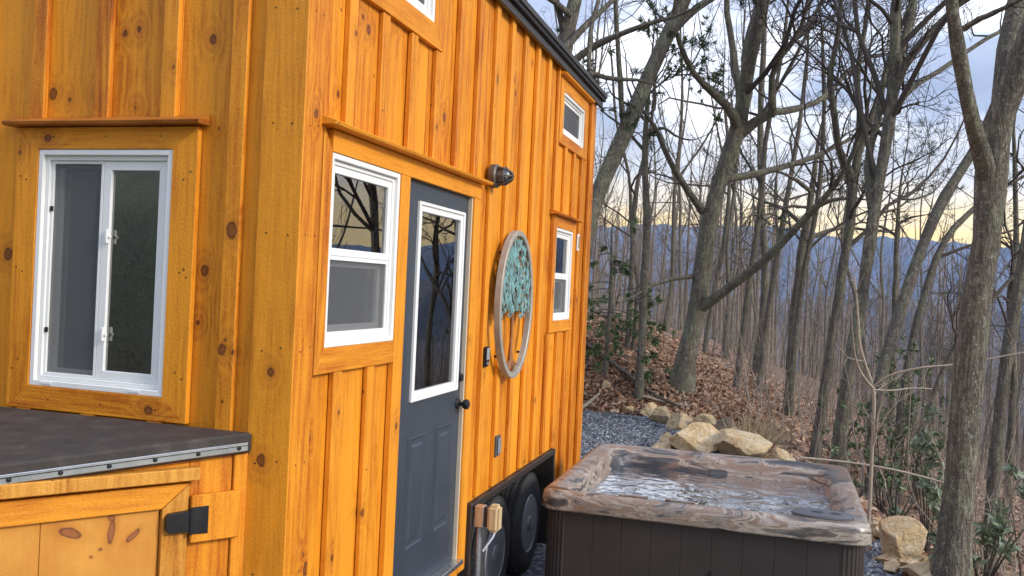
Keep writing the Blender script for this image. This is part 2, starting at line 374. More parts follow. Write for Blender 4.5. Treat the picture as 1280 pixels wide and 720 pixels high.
def knots(o, F, d, u0, u1, z0, z1, extra, rate=1.0):
    ks = [k for k in extra if u0+.004 < k[0] < u1-.004 and z0 < k[1] < z1][:4]
    want = int((u1-u0)*(z1-z0)*3.2*rate + rk.random()*1.3)
    while len(ks) < min(4, max(want, len(ks))):
        ks.append((rk.uniform(u0+.01, u1-.01), rk.uniform(z0, z1), rk.choice((.006, .008, .01, .012, .016))))
    for n, (u, z, r) in zip('abcd', ks):
        x, y, zz = F(u, d, z); o['knot_'+n] = [x, y, zz+E, r]
def cut(u0, u1, z0, z1, holes):
    """free rectangles of a strip once the holes (u0, u1, z0, z1) are taken out"""
    es = sorted({u0, u1} | {e for h in holes for e in h[:2] if u0+.004 < e < u1-.004}); out = []
    for p, q in zip(es, es[1:]):
        mid = (p+q)/2; free = [(z0, z1)]
        for h in holes:
            if h[0] < mid < h[1]:
                nf = []
                for a, b in free:
                    if h[3] <= a or h[2] >= b: nf.append((a, b)); continue
                    if h[2] > a: nf.append((a, h[2]))
                    if h[3] < b: nf.append((h[3], b))
                free = nf
        if out and out[-1][2] == free: out[-1][1] = q
        else: out.append([p, q, free])
    return [(p, q, a, b) for p, q, fr in out for a, b in fr if b-a > .012]
ZB, ZT = -1.62, 1.70
H_L = [(.209, .848, -.273, .477), (.953, 1.848, -1.56, .508), (3.752, 4.312, -.257, .46), (3.80, 4.545, 1.18, 1.505), (.42, 1.16, 1.245, 1.60), (2.02, 4.02, -3, -1.27)]
T_L = [(-.1, .135, -3, 3), (.135, .95, -.372, .57), (.90, 1.965, -3, .57), (3.61, 4.45, -.352, .578), (3.67, 4.70, 1.10, 1.65), (.30, 1.28, 1.13, 3), (4.88, 5.2, -3, 3), (2.0, 4.04, -3, -1.25)]
H_E = [(-1.172, -.544, -.482, .452)]; T_E = [(-1.277, -.436, -.572, .545), (-.172, .2, -3, 3), (-2.6, -.17, -3, -.60)]
def board(name, F, u0, u1, z0, z1, d0, d1, mat, ex, bev=.002, rate=1.0, parent=None):
    o = MB().box(F, u0, u1, d0, d1, z0, z1).build(name, mat, parent or house, bev); knots(o, F, d1, u0, u1, z0, z1, ex, rate); return o
seams_L = [0.0] + [0.334+0.3025*k for k in range(16)] + [5.0]
for a, b in zip(seams_L, seams_L[1:]):
    for p, q, z0, z1 in cut(a+.0015, b-.0015, ZB, ZT, H_L): board('board', LW, p, q, z0, z1, -.045, -.020+rk.uniform(-.002, .002), WOOD, KN_L)
for s in seams_L[1:-1]:
    for p, q, z0, z1 in cut(s-.033, s+.033, ZB, ZT, T_L):
        if q-p > .02: board('batten', LW, p, q, z0, z1, -.0175, .006+rk.uniform(-.002, .002), WOOD, KN_L, .003, .8)
seams_E = [-.045, -.276, -.578, -.883, -1.192, -1.497, -1.80, -2.10, -2.40, -2.5]
for b, a in zip(seams_E, seams_E[1:]):
    for p, q, z0, z1 in cut(a+.0015, b-.0015, ZB, ZT+.3, H_E): board('board', EW, p, q, z0, z1, -.045, -.020+rk.uniform(-.002, .002), WOOD, KN_E)
for s in seams_E[1:-1]:
    for p, q, z0, z1 in cut(s-.034, s+.034, ZB, ZT+.3, T_E):
        if q-p > .02: board('batten', EW, p, q, z0, z1, -.0175, .006+rk.uniform(-.002, .002), WOOD, KN_E, .003, .8)
board('corner_board', EW, -.170, .006, ZB, ZT+.2, -.0175, .008, WOOD, KN_E, .003)
board('corner_board', LW, -.0055, .130, ZB, ZT, -.0175, .0075, WOOD, KN_L, .003)
board('corner_board', LW, 4.885, 5.005, ZB, ZT, -.0175, .0075, WOOD, KN_L, .003)
# casings: mitred boards round each opening
def casing(F, o, i, d1, ex, lower=True, sides=(1, 1, 1, 1)):
    (a0, a1, b0, b1), (c0, c1, e0, e1) = o, i
    P = [[(a0, b1), (c0, e1), (c1, e1), (a1, b1)], [(a0, b0), (c0, e0), (c0, e1), (a0, b1)], [(a1, b0), (a1, b1), (c1, e1), (c1, e0)], [(a0, b0), (a1, b0), (c1, e0), (c0, e0)]]
    for k, poly in enumerate(P):
        if not sides[k]: continue
        ob = MB().prism(F, poly, -.0175, d1).build('casing', WOODH if k in (0, 3) else WOOD, house, .0015)
        us = [p[0] for p in poly]; zs = [p[1] for p in poly]; knots(ob, F, d1, min(us), max(us), min(zs), max(zs), ex, .3)
def hood(F, u0, u1, z, out, h=.035, parent=None, name='drip_cap', mat=None):
    """sloping drip cap with mitred ends"""
    m = MB(); pr = [(-.0175, z+h), (-.0175, z), (out, z), (out+.006, z+.014)]
    m.sweep([[F(u0, d, zz) for d, zz in pr], [F(u1, d, zz) for d, zz in pr]], True, True)
    return m.build(name, mat or WOODH, parent or house, .002)
casing(EW, (-1.277, -.436, -.572, .537), (-1.172, -.544, -.482, .452), .008, KN_E)
hood(EW, -1.315, -.402, .541, .05, .042, mat=WOODR)
casing(LW, (.137, .95, -.370, .565), (.209, .848, -.273, .477), .0085, KN_L, sides=(0, 1, 0, 1))
board('casing', LW, .209, 1.96, .478, .562, -.0175, .0085, WOODH, KN_L, .0015, .3)     # long head casing over window and door
board('casing', LW, .849, .950, -1.62, .4765, -.0175, .0095, WOOD, KN_L, .0015, .3)
board('casing', LW, 1.852, 1.955, -1.62, .4765, -.0175, .0085, WOOD, KN_L, .0015, .3)
board('casing', LW, .952, 1.850, -1.75, -1.565, -.0175, .004, WOODH, KN_L, .0015, .3)
hood(LW, .115, 1.99, .5655, .062, .045)
casing(LW, (3.655, 4.41, -.345, .545), (3.752, 4.312, -.257, .46), .0085, KN_L); hood(LW, 3.61, 4.475, .549, .055, .035)
casing(LW, (3.70, 4.665, 1.10, 1.60), (3.80, 4.545, 1.18, 1.505), .0085, KN_L); hood(LW, 3.66, 4.71, 1.604, .05, .03)
casing(LW, (.30, 1.275, 1.135, 1.70), (.42, 1.16, 1.245, 1.60), .0085, KN_L)
# nail heads on casings and corner boards
nm = MB(); rn = random.Random(5)
def nail(F, u, z, d): nm.box(F, u-.0028, u+.0028, d, d+.0012, z-.0028, z+.0028)
for z in np.arange(-1.5, 1.7, .41):
    for u in (-.125, -.04): nail(EW, u+rn.uniform(-.006, .006), z+rn.uniform(-.01, .01), .008)
    for u in (.035, .095): nail(LW, u+rn.uniform(-.006, .006), z+rn.uniform(-.01, .01), .0075)
for u in (-1.255, -1.225, -.49, -.46):
    for z in (.35, -.02, -.40): nail(EW, u, z+rn.uniform(-.02, .02), .008)
for u in (-1.1, -.85, -.6): nail(EW, u, .50, .008); nail(EW, u+.03, -.53, .008)
for s in seams_L[1:-1]:
    for z in (-.9, -.2, .75, 1.05): nail(LW, s+rn.uniform(-.01, .01), z+rn.uniform(-.1, .1), .006) if not any(t[0] < s < t[1] and t[2] < z < t[3] for t in T_L) else None
o = nm.build('nail_heads', BLACKM, house); o['kind'] = 'stuff'

def ring(m, F, u0, u1, z0, z1, w, d0, d1):
    a = [(u0, z0), (u1, z0), (u1, z1), (u0, z1)]; b = [(u0+w, z0+w), (u1-w, z0+w), (u1-w, z1-w), (u0+w, z1-w)]
    for k in range(4): m.prism(F, [a[k], a[(k+1) % 4], b[(k+1) % 4], b[k]], d0, d1)
    return m
def pane(F, u0, u1, z0, z1, d, name, mat, parent): return MB().box(F, u0, u1, d, d+.004, z0, z1).build(name, mat, parent)
def window(F, u0, u1, z0, z1, kind, label):
    w = empty('window'); w.parent = house; w['label'] = label
    u0 += .001; u1 -= .001; z0 += .001; z1 -= .001
    m = MB(); ring(m, F, u0, u1, z0, z1, .022, -.14, .004); ring(m, F, u0+.0225, u1-.0225, z0+.0225, z1-.0225, .018, -.14, -.012)
    m.build('frame', VINYL, w, .002)
    a, b, c, e = u0+.041, u1-.041, z0+.041, z1-.041
    if kind == 'hung':
        mid = (c+e)/2
        ring(MB(), F, a, b, mid-.018, e, .030, -.045, -.018).build('sash', VINYL, w, .002); pane(F, a+.0305, b-.0305, mid+.0125, e-.0305, -.034, 'glass', GLASS, w)
        ring(MB(), F, a, b, c, mid-.019, .040, -.085, -.05).build('sash', VINYL, w, .002); pane(F, a+.0405, b-.0405, c+.0405, mid-.0595, -.070, 'glass', GLASS, w)
        ring(MB(), F, a, b, c, mid-.019, .016, -.03, -.018).build('screen_frame', VINYL, w, .0015); MB().box(F, a+.0165, b-.0165, -.026, -.025, c+.0165, mid-.0355).build('insect_screen', SCREEN, w)
    elif kind == 'slider':
        mid = (a+b)/2
        ring(MB(), F, a, mid+.012, c, e, .026, -.085, -.055).build('sash', VINYL, w, .002); pane(F, a+.0265, mid-.0145, c+.0265, e-.0265, -.072, 'glass', GLASS, w)
        ring(MB(), F, mid-.02, b, c, e, .036, -.052, -.022).build('sash', VINYL, w, .002); pane(F, mid+.0165, b-.0365, c+.0365, e-.0365, -.038, 'glass', GLASS, w)
        ring(MB(), F, a, mid-.021, c, e, .012, -.034, -.022).build('screen_frame', VINYL, w, .0015); MB().box(F, a+.0125, mid-.0335, -.03, -.029, c+.0125, e-.0125).build('insect_screen', SCREEN, w)
        for z in (c+.17, e-.30):
            MB().box(F, mid+.004, mid+.030, -.0215, -.010, z, z+.012).box(F, mid+.010, mid+.02, -.0215, -.006, z-.02, z+.034).build('sash_latch', VINYL, w, .002)
        for u in (a+.02, b-.11): MB().box(F, u, u+.05, .0045, .007, z0+.018-.01, z0+.018).build('weep_hole_cover', VINYL, w, .001)
        for z in (c+.17, e-.20): MB().box(F, a+.004, a+.018, -.0215, -.016, z, z+.02).build('screen_pull', BLACKM, w, .001)
    else:
        ring(MB(), F, a, b, c, e, .024, -.05, -.022).build('sash', VINYL, w, .002); pane(F, a+.0245, b-.0245, c+.0245, e-.0245, -.04, 'glass', GLASS, w)
        MB().box(F, a+.0245, b-.0245, -.028, -.027, c+.0245, e-.0245).build('insect_screen', SCREEN, w)
    return w
window(EW, -1.172, -.544, -.482, .452, 'slider', 'white sliding window in the end wall')
window(LW, .209, .848, -.273, .477, 'hung', 'white single hung window beside the door')
window(LW, 3.752, 4.312, -.257, .46, 'hung', 'narrow white single hung window near the far corner')
window(LW, 3.80, 4.545, 1.18, 1.505, 'fixed', 'small white window high under the far eave')
window(LW, .42, 1.16, 1.245, 1.60, 'fixed', 'small white loft window above the door')
# door
door = empty('door'); door.parent = house; door['label'] = 'slate blue entrance door with a tall glass light'
m = MB(); DF = -.022
for r in cut(.968, 1.832, -1.532, .492, [(1.155, 1.727, -.55, .35)]): m.box(LW, r[0], r[1], -.066, DF, r[2], r[3])
m.build('slab', DOORP, door)
m = ring(MB(), LW, 1.12, 1.762, -.585, .385, .017, DF-.01, DF+.014); ring(m, LW, 1.1375, 1.7445, -.5675, .3675, .03, DF-.02, DF+.006); m.build('glass_frame', VINYL, door, .003)
pane(LW, 1.160, 1.722, -.545, .345, DF-.014, 'glass', GLASS, door)
for u0, u1 in ((1.125, 1.345), (1.488, 1.708)):
    z0, z1 = -1.305, -.757
    prof = [(0, DF+.0005), (.008, DF+.011), (.016, DF+.003), (.040, DF+.001), (.052, DF+.009), (.054, DF+.009)]
    MB().sweep([[LW(u0+w, d, z0+w), LW(u1-w, d, z0+w), LW(u1-w, d, z1-w), LW(u0+w, d, z1-w)] for w, d in prof], False, True).build('raised_panel', DOORP, door)
def knobset(u, z, big):
    k = MB().lathe(LW(u, DF, z), (1, 0, 0), [(.031, 0), (.031, .006), (.026, .012), (.012, .014)] + ([(.011, .034), (.024, .040), (.029, .052), (.026, .066), (.014, .072), (.0, .073)] if big else [(.020, .016), (.019, .026), (.006, .028), (.0, .028)]), 20)
    k.build('door_knob' if big else 'deadbolt', BLACKM, door, smooth=40)
knobset(1.792, -.665, True); knobset(1.792, -.52, False)
MB().box(LW, .953, .967, -.10, -.002, -1.535, .507).box(LW, 1.833, 1.848, -.10, -.002, -1.535, .507).build('jamb', plain('cream_jamb', (0.62, 0.52, 0.38), 0.6), door)
MB().box(LW, .9675, 1.8325, -.10, -.004, .4935, .507).build('door_head', VINYL, door)
MB().box(LW, .953, 1.86, -.10, .035, -1.562, -1.5345).build('threshold', ALU, door, .003)
# lining of the room, floor, ceiling
m = MB()
for r in cut(.1555, 4.86, -1.6, 1.62, [h for h in H_L if h[2] > -2]+[(1.98, 4.06, -3, -1.24)]): m.box(LW, r[0], r[1], -.155, -.145, r[2], r[3])
for r in cut(-2.36, -.1551, -1.6, 1.62, H_E): m.box(EW, r[0], r[1], -.155, -.145, r[2], r[3])
m.box(LW, .16, 4.86, -2.36, -2.35, -1.6, 1.62).box(EW, -2.35, -.156, -4.87, -4.86, -1.6, 1.62)
m.build('interior_wall', ROOM, house)
for u0, u1, d1 in ((.0, 2.015, -.046), (2.016, 4.024, -.41), (4.025, 4.99, -.046)): MB().box(LW, u0, u1, -2.48, d1, -1.75, -1.601).build('floor_deck', WELL, house)
MB().box(LW, .0, 4.99, -2.48, -.046, 1.622, 1.69).build('ceiling', ROOM, house)
MB().box(LW, -.045, 5.0, -2.5, -2.46, -1.62, 2.0).build('back_wall', WOOD, house)
MB().box(EW, -2.455, -.046, -5.0, -4.96, -1.62, 1.9).build('back_wall', WOOD, house)
m = MB(); cw = [( -1.04+.12*t, -.21-.012*math.sin(t*38)) for t in np.linspace(0, 1, 40)]
m.add([(x, -d, z) for z in (-.55, .52) for x, d in cw], [(i, i+1, i+41, i+40) for i in range(39)]); m.build('curtain', CURT, house, smooth=60)
m = MB(); cw = [(.60+.13*t, -.22-.012*math.sin(t*38)) for t in np.linspace(0, 1, 40)]
m.add([(d, y, z) for z in (-.35, .52) for y, d in cw], [(i, i+1, i+41, i+40) for i in range(39)]); m.build('curtain', CURT, house, smooth=60)
# roof
m = MB(); m.prism(lambda u, d, z: (u, d, z), [(.078, 1.725), (.078, 1.765), (-2.62, 2.16), (-2.62, 2.10)], -.14, 5.125)
m.build('roof', FASCIA, house, .004)
MB().box(LW, -.135, 5.115, .012, .040, 1.640, 1.718).build('fascia', FASCIA, house, .003)
MB().box(LW, -.138, 5.120, .0405, .066, 1.695, 1.742).build('drip_edge', plain('black_drip_edge', (0.012, 0.012, 0.014), 0.4, 0.4), house, .003)
# wheel well and wheels
for u in (2.022, 3.978): MB().box(LW, u, u+.04, -.35, .012, -2.02, -1.272).build('wheel_well_post', WELL, house, .003)
m = MB().box(LW, 2.0625, 3.9775, -.35, .014, -1.312, -1.272); m.build('wheel_well_top', WELL, house, .003)
MB().box(LW, 2.0625, 3.9775, -.40, -.36, -2.05, -1.313).build('wheel_well_back', WELL, house)
MB().box(LW, .02, 2.018, -.20, -.06, -1.95, -1.755).build('trailer_rail', WELL, house, .004); MB().box(LW, 4.022, 4.98, -.20, -.06, -1.95, -1.755).build('trailer_rail', WELL, house, .004)
def wheel(y):
    w = empty('wheel'); w.parent = house; c = (-.07, y, -1.78); R = .37; W = .215
    pr = [(.215, -.012)]
    pr += [(.222, -.002), (.25, .004), (.30, .006), (.335, -.002), (.355, -.018)]
    for k, t in enumerate((.03, .072, .1075, .143, .185)):      # tread ribs between grooves
        pr += [(R, -t+.0135), (R, -t-.0135), (R-.011, -t-.0145), (R-.011, -t-.0205)][: 4 if k < 4 else 2]
    pr += [(.355, -W+.018), (.30, -W), (.215, -W+.01)]
    MB().lathe(c, (1, 0, 0), pr, 56).build('tyre', RUBBER, w, smooth=35)
    # tread blocks: shallow lateral sipes as thin proud bars
    b = MB()
    for k in range(64):
        a = 2*math.pi*k/64; ca, sa = math.cos(a), math.sin(a)
        for t, tw in ((.03, .5), (.072, -.5), (.143, .5), (.185, -.5)):
            for s in (0,):
                F = lambda u, d, z: (c[0]-t+u, c[1]+ca*(R+d)-sa*(z+tw*u), c[2]+sa*(R+d)+ca*(z+tw*u))
                b.box(F, -.012, .012, -.001, .004, -.011, .011)
    o = b.build('tread_blocks', RUBBER, w); o['kind'] = 'stuff'
    rim = MB().lathe(c, (1, 0, 0), [(.216, -.002), (.210, .004), (.203, -.002), (.198, -.022), (.188, -.030), (.182, -.095), (.172, -.10), (.155, -.072), (.105, -.036), (.075, -.034), (.06, -.036), (.055, .004), (.04, .012), (0, .012)], 48).build('rim', RIMM, w, smooth=40)
    hol = MB()
    for k in range(8):
        a = 2*math.pi*k/8; hol.lathe((c[0]-.058, c[1]+.138*math.cos(a), c[2]+.138*math.sin(a)), (1, 0, .0), [(.024, -.012), (.024, .006), (.0, .0061)], 14)
    hol.build('rim_slot', BLACKM, w)
    lug = MB()
    for k in range(5):
        a = 2*math.pi*k/5; lug.lathe((c[0]-.036, c[1]+.078*math.cos(a), c[2]+.078*math.sin(a)), (1, 0, 0), [(.010, 0), (.010, .018), (0, .02)], 6)
    lug.build('lug_nut', STEEL, w)
wheel(2.80); wheel(3.64)

# ------------------------------------------------------------------ things on the long wall
j = empty('trailer_jack', (.05, 2.1, 0)); j.location = (0, 0, 0)
tag(j, 'galvanised jack post with a wood block, standing at the front of the wheel well', 'jack')
MB().tube([(.045, 2.08, -2.146), (.045, 2.08, -1.41)], .019, 14).build('post', STEEL, j, smooth=40)
MB().box(lambda u, d, z: (u, d, z), .022, .078, 2.05, 2.11, -1.405, -1.283).build('head_plate', ALU, j, .003)
MB().box(lambda u, d, z: (u, d, z), .079, .100, 2.055, 2.105, -1.40, -1.285).build('bracket', WELL, j, .002)
MB().box(lambda u, d, z: (u, d, z), .1005, .170, 2.04, 2.13, -1.425, -1.272).build('wood_block', WOODB, j, .016, 30, 3)
MB().box(lambda u, d, z: (u, d, z), -.03, .12, 2.0, 2.16, -2.149, -2.135).build('foot_plate', STEEL, j, .003)
MB().tube([(.06, 2.11, -1.56), (.09, 2.2, -1.50), (.10, 2.28, -1.44)], .009, 8).build('crank_arm', STEEL, j, smooth=40)

lamp = empty('wall_lamp'); tag(lamp, 'round caged bulkhead lamp on the siding above the oval wall art', 'lamp')
lc = LW(2.13, .0065, .635); ax = (1, 0, 0)
MB().lathe(lc, ax, [(.068, 0), (.070, .006), (.070, .034), (.063, .042), (.0, .042)], 28).build('base', BRONZE, lamp, smooth=40)
MB().lathe((lc[0]+.0425, lc[1], lc[2]), ax, [(.050, 0), (.050, .03), (.046, .055), (.034, .072), (.016, .080), (0, .081)], 24).build('glass_dome', glassmat('frosted_dome', (0.5, 0.5, 0.48), 1.7, 0.25), lamp, smooth=50)
MB().lathe((lc[0]+.0425, lc[1], lc[2]), ax, [(.030, .0), (.030, .05), (.0, .055)], 16).build('bulb', CURT, lamp, smooth=50)
m = MB(); X0 = lc[0]+.040
for k in range(3):
    a = math.pi*k/3
    m.tube([(X0+.09*math.sin(t)*1.02, lc[1]+.057*math.cos(t)*math.cos(a), lc[2]+.057*math.cos(t)*math.sin(a)) for t in np.linspace(0, math.pi, 15)], .0042, 6)
m.tube([(X0+.045, lc[1]+.053*math.cos(t), lc[2]+.053*math.sin(t)) for t in np.linspace(0, 2*math.pi, 25)], .004, 6)
m.build('cage', BRONZE, lamp, smooth=50)

kp = empty('door_keypad'); tag(kp, 'small black door keypad on the siding between the door and oval art', 'keypad')
u, z = 2.155, -.425
MB().box(LW, u-.032, u+.032, .0065, .026, z-.062, z+.058).build('case', BLACKM, kp, .006, 30, 2)
MB().box(LW, u-.024, u+.024, .0262, .029, z-.02, z+.05).build('button_panel', plain('grey_plastic', (0.30, 0.31, 0.33), 0.4), kp, .003)
MB().lathe(LW(u, .0262, z-.042), ax, [(.011, 0), (.010, .006), (0, .007)], 14).build('bell_button', ALU, kp, smooth=40)
ot = empty('wall_outlet'); tag(ot, 'grey weatherproof outlet cover low on the siding above the wheel well', 'outlet')
u, z = 2.46, -1.0
MB().box(LW, u-.040, u+.040, .0065, .022, z-.066, z+.064).build('cover_plate', plain('dark_grey_box', (0.07, 0.075, 0.08), 0.5), ot, .004)
MB().box(LW, u-.026, u+.026, .0222, .034, z-.050, z+.045).build('flap', plain('mid_grey_flap', (0.22, 0.23, 0.25), 0.45), ot, .005)
tp = empty('thermometer'); tag(tp, 'small white thermometer strip by the narrow far window', 'thermometer')
MB().box(LW, 4.435, 4.50, .0085, .020, .315, .455).build('plate', VINYL, tp, .003)
MB().box(LW, 4.461, 4.475, .0205, .024, .335, .435).build('scale_tube', BLACKM, tp, .001)

art = empty('wall_art'); tag(art, 'oval metal wall art with a turquoise tree inside a pale ring', 'wall art')
cy, cz, ry, rz = 2.585, -.119, .362, .468; m = MB(); n = 72; loops = []
for w, d in ((0, .028), (0, .064), (.005, .068), (.031, .068), (.036, .062), (.036, .028)):
    loops.append([LW(cy+(ry-w)*math.cos(2*math.pi*k/n), d, cz+(rz-w)*math.sin(2*math.pi*k/n)) for k in range(n)])
m.sweep(loops+[loops[0]]).build('ring', plain('weathered_pale_metal', (0.36, 0.34, 0.29), 0.55, 0.3, 0.35, 18, 0.3), art, smooth=35)
for a in (45, 135, 225, 315): MB().lathe(LW(cy+(ry-.018)*math.cos(rad(a)), .004, cz+(rz-.018)*math.sin(rad(a))), ax, [(.008, 0), (.008, .027)], 8).build('standoff', BLACKM, art)
t = MT('turquoise_patina'); co = t.coord(); nn = t.noise(co, 16, 5, 0.65)
PATINA = t.pbr(t.ramp(nn, [(0.34, (0.09, 0.035, 0.014)), (0.44, (0.16, 0.20, 0.17)), (0.52, (0.20, 0.40, 0.40)), (0.7, (0.30, 0.52, 0.52))]), 0.55, 0.3)
RUST = plain('coppery_rust', (0.30, 0.13, 0.055), 0.55, 0.4, 0.4, 25)
m = MB(); ra = random.Random(11); cnt = 0
while cnt < 560:
    y, z = ra.uniform(-1, 1), ra.uniform(-.22, .95)
    if y*y+z*z > .80 or (z < -.12 and ra.random() < .6): continue
    py, pz = cy+y*ry*.98, cz+z*rz*.97
    if (pz-cz)/rz < -.15 + .1*math.sin(y*9): continue
    a = ra.uniform(0, 6.28); ln, wd = ra.uniform(.020, .036), ra.uniform(.010, .017); d0 = .044+ra.uniform(0, .012); v = []
    for q in range(8):
        p = 2*math.pi*q/8; u_, w_ = ln*math.cos(p), wd*math.sin(p)*(1-.3*math.cos(p)); v.append((py+u_*math.cos(a)-w_*math.sin(a), pz+u_*math.sin(a)+w_*math.cos(a)))
    m.prism(LW, v, d0, d0+.002); cnt += 1
o = m.build('leaf_sheet', PATINA, art); o['kind'] = 'stuff'
m = MB()
tr = [(cy+.004, -.50), (cy-.004, -.40), (cy+.004, -.30), (cy, -.20), (cy+.01, -.1), (cy, .0)]
m.tube([LW(u, .034, z) for u, z in tr], [.022, .012, .010, .011, .010, .006], 8)
for k in range(16):
    a = rad(20+140*k/15); L_ = ra.uniform(.22, .40); b = tr[ra.choice((3, 4, 5))]
    m.tube([LW(b[0]+L_*s*math.cos(a)*.8, .036, b[1]+L_*s*math.sin(a)+.04*math.sin(s*3)) for s in np.linspace(0, 1, 5)], [.007, .006, .005, .004, .002], 6)
for k in range(9):
    a = rad(195+150*k/8); L_ = ra.uniform(.09, .20)
    m.tube([LW(cy+L_*s*math.cos(a), .036, -.475+L_*s*math.sin(a)*.45-.02*s) for s in np.linspace(0, 1, 5)], [.011, .009, .007, .005, .003], 6)
m.build('branches', RUST, art, smooth=50)

# ------------------------------------------------------------------ tongue locker
lk = empty('storage_locker'); tag(lk, 'slanted wooden storage locker with black membrane top below the end window', 'locker')
LT = lambda y: -.572 + .07*y
P0 = (-.17, -.012); UM = 1.0; P1 = BX(UM, 0, 0)[:2]; P2 = (-2.5-P1[0], P1[1]); P3 = (-2.33, -.012)
def topslab(off, t0, t1, name, mat, bev):
    a = BX(-.012, off, 0)[:2]; b = BX(UM, off, 0)[:2]
    pl = [(a[0], -.012), b, (-2.5-b[0], b[1]), (-2.5-a[0], -.012)]
    m = MB(); n = len(pl); m.add([(x, y, LT(y)+t0) for x, y in pl] + [(x, y, LT(y)+t1) for x, y in pl], [tuple(range(n)), tuple(range(n, 2*n))] + [(i, (i+1) % n, n+(i+1) % n, n+i) for i in range(n)])
    return m.build(name, mat, lk, bev)
topslab(.028, -.075, -.002, 'top_membrane', FELT, .008)
def sb(u0, u1, d0, d1, dz0, dz1):        # a bar along the slanted edge, following the fall of the top
    m = MB(); v = []
    for u in (u0, u1):
        y = BX(u, 0, 0)[1]
        for d, dz in ((d0, dz0), (d1, dz0), (d1, dz1), (d0, dz1)): v.append(BX(u, d, LT(y)+dz))
    return m.add(v, [(0, 1, 2, 3), (7, 6, 5, 4), (0, 4, 5, 1), (1, 5, 6, 2), (2, 6, 7, 3), (3, 7, 4, 0)])
sb(.012, UM, .0285, .0335, -.066, -.036).build('edge_strip', ALU, lk, .0015)
sb(.012, UM, .0336, .0360, -.047, -.044).build('strip_groove', BLACKM, lk)
for u in np.arange(.045, .98, .145):
    y = BX(u, 0, 0)[1]; MB().lathe(BX(u, .0337, LT(y)-.053), (BN[0], BN[1], 0), [(.0085, 0), (.007, .004), (0, .005)], 10).build('screw', BLACKM, lk)
ex = []
for u0, u1 in ((0.0, .052),): board('batten', BX, u0, u1, -1.62, -.650, -.02, .012, WOOD, ex, .003, parent=lk)
board('board', BX, .0535, .206, -1.62, -.655, -.02, .0, WOOD, [], .002, parent=lk); 
board('board', BX, .207, .40, -.738, -.665, -.02, -.001, WOODH, [], .002, parent=lk)
board('board', BX, .401, 1.0, -.738, -.668, -.02, -.001, WOODH, [], .002, parent=lk)
MB().prism(BX, [(.182, -.726), (1.0, -.726), (1.0, -.682), (.182, -.682)], .0005, .045).build('drip_cap', WOODP, lk, .003)
dr = empty('door'); dr.parent = lk
def lkp(name, poly, d0, d1, mat, bev=.002): return MB().prism(BX, poly, d0, d1).build(name, mat, dr, bev)
lkp('rail', [(.208, -.740), (.98, -.740), (.90, -.820), (.300, -.820)], -.012, .014, WOODH)
lkp('stile', [(.208, -.742), (.298, -.822), (.300, -1.5), (.208, -1.5)], -.012, .014, WOODP)
# the panel boards carry large fanned knots
def fan_panel():
    t = MT('pine_panel_with_fanned_knots'); co = t.coord(); st = t.vec('MULTIPLY', co, (1, 1, .05)); fine = t.noise(st, 80, 5, .7); br = t.noise(co, 5, 4, .6)
    col = t.ramp(t.math('ADD', t.math('MULTIPLY', br, .8), t.math('MULTIPLY', fine, .25)), [(.25, (.70, .33, .06)), (.8, (.46, .165, .02))])
    wv = t.vec('ADD', co, t.vec('MULTIPLY', t.vec('SUBTRACT', t.noise(co, 30, 2, color=True), (.5, .5, .5)), (.012, .012, .012)))
    smin = None
    for px, py, ang, ra_, rb in ((88, 667, -22, .036, .015), (140, 665, 86, .040, .011), (167, 670, 42, .028, .009), (126, 688, 0, .006, .005), (114, 697, 0, .005, .004), (140, 648, 0, .012, .010)):
        d = FWD + RIGHT*((px-640)/FPX) - UP*((py-360)/FPX); n3 = np.array([BN[0], BN[1], 0]); tt = (n3 @ (np.array([-.17, 0, 0])-CAM*np.array([1, 1, 0])))/(n3 @ d); P = CAM+tt*d
        U = np.array([-BD[0], -BD[1], 0]); Z = np.array([0, 0, 1.]); ca, sa = math.cos(rad(ang)), math.sin(rad(ang)); A = U*ca+Z*sa; B = -U*sa+Z*ca
        q = t.vec('SUBTRACT', wv, tuple(P)); x = t.math('DIVIDE', t.vec('DOT_PRODUCT', q, tuple(A)), ra_); y = t.math('DIVIDE', t.vec('DOT_PRODUCT', q, tuple(B)), rb)
        s = t.math('SQRT', t.math('ADD', t.math('MULTIPLY', x, x), t.math('MULTIPLY', y, y))); smin = s if smin is None else t.math('MINIMUM', smin, s)
    core = t.mr(smin, .9, 1.1, 1, 0); rg = t.math('MULTIPLY', core, t.mr(smin, .6, .95, 0, 1))
    col = t.mix(t.mr(smin, 1.0, 2.6, .45, 0), col, (.40, .13, .018)); col = t.mix(t.math('MULTIPLY', core, .85), col, t.mix(fine, (.34, .12, .05), (.20, .06, .02))); col = t.mix(t.math('MULTIPLY', rg, .7), col, (.07, .02, .008))
    return t.pbr(col, .45, 0, t.bump(fine, .25, .004), Specular_IOR_Level=.35)
FAN = fan_panel()
for u0, u1 in ((.301, .668), (.6695, .90)): lkp('panel_board', [(u0, -1.5), (u1, -1.5), (u1, -.822), (u0, -.822)], -.016, -.006, FAN, .0015)
MB().box(BX, .030, .204, .0125, .034, -.946, -.780).build('hinge_block', WOOD, lk, .003)
h = MB().prism(BX, [(.146, -.917), (.207, -.913), (.207, -.820), (.146, -.820)], .0345, .0385)
h.prism(BX, [(.2075, -.904), (.278, -.902), (.290, -.890), (.290, -.846), (.280, -.836), (.2075, -.832)], .0148, .0388)
h.tube([BX(.207, .039, -.915), BX(.207, .039, -.822)], .006, 8).build('hinge', BLACKM, dr, .001)
m = MB(); m.add([(x, y, z) for x, y in ((P1[0]-.01, P1[1]), P2, P3, (-.20, -.012)) for z in (-1.62, -.66)], [(0, 1, 3, 2), (2, 3, 5, 4)]); m.build('back_board', WOOD, lk)

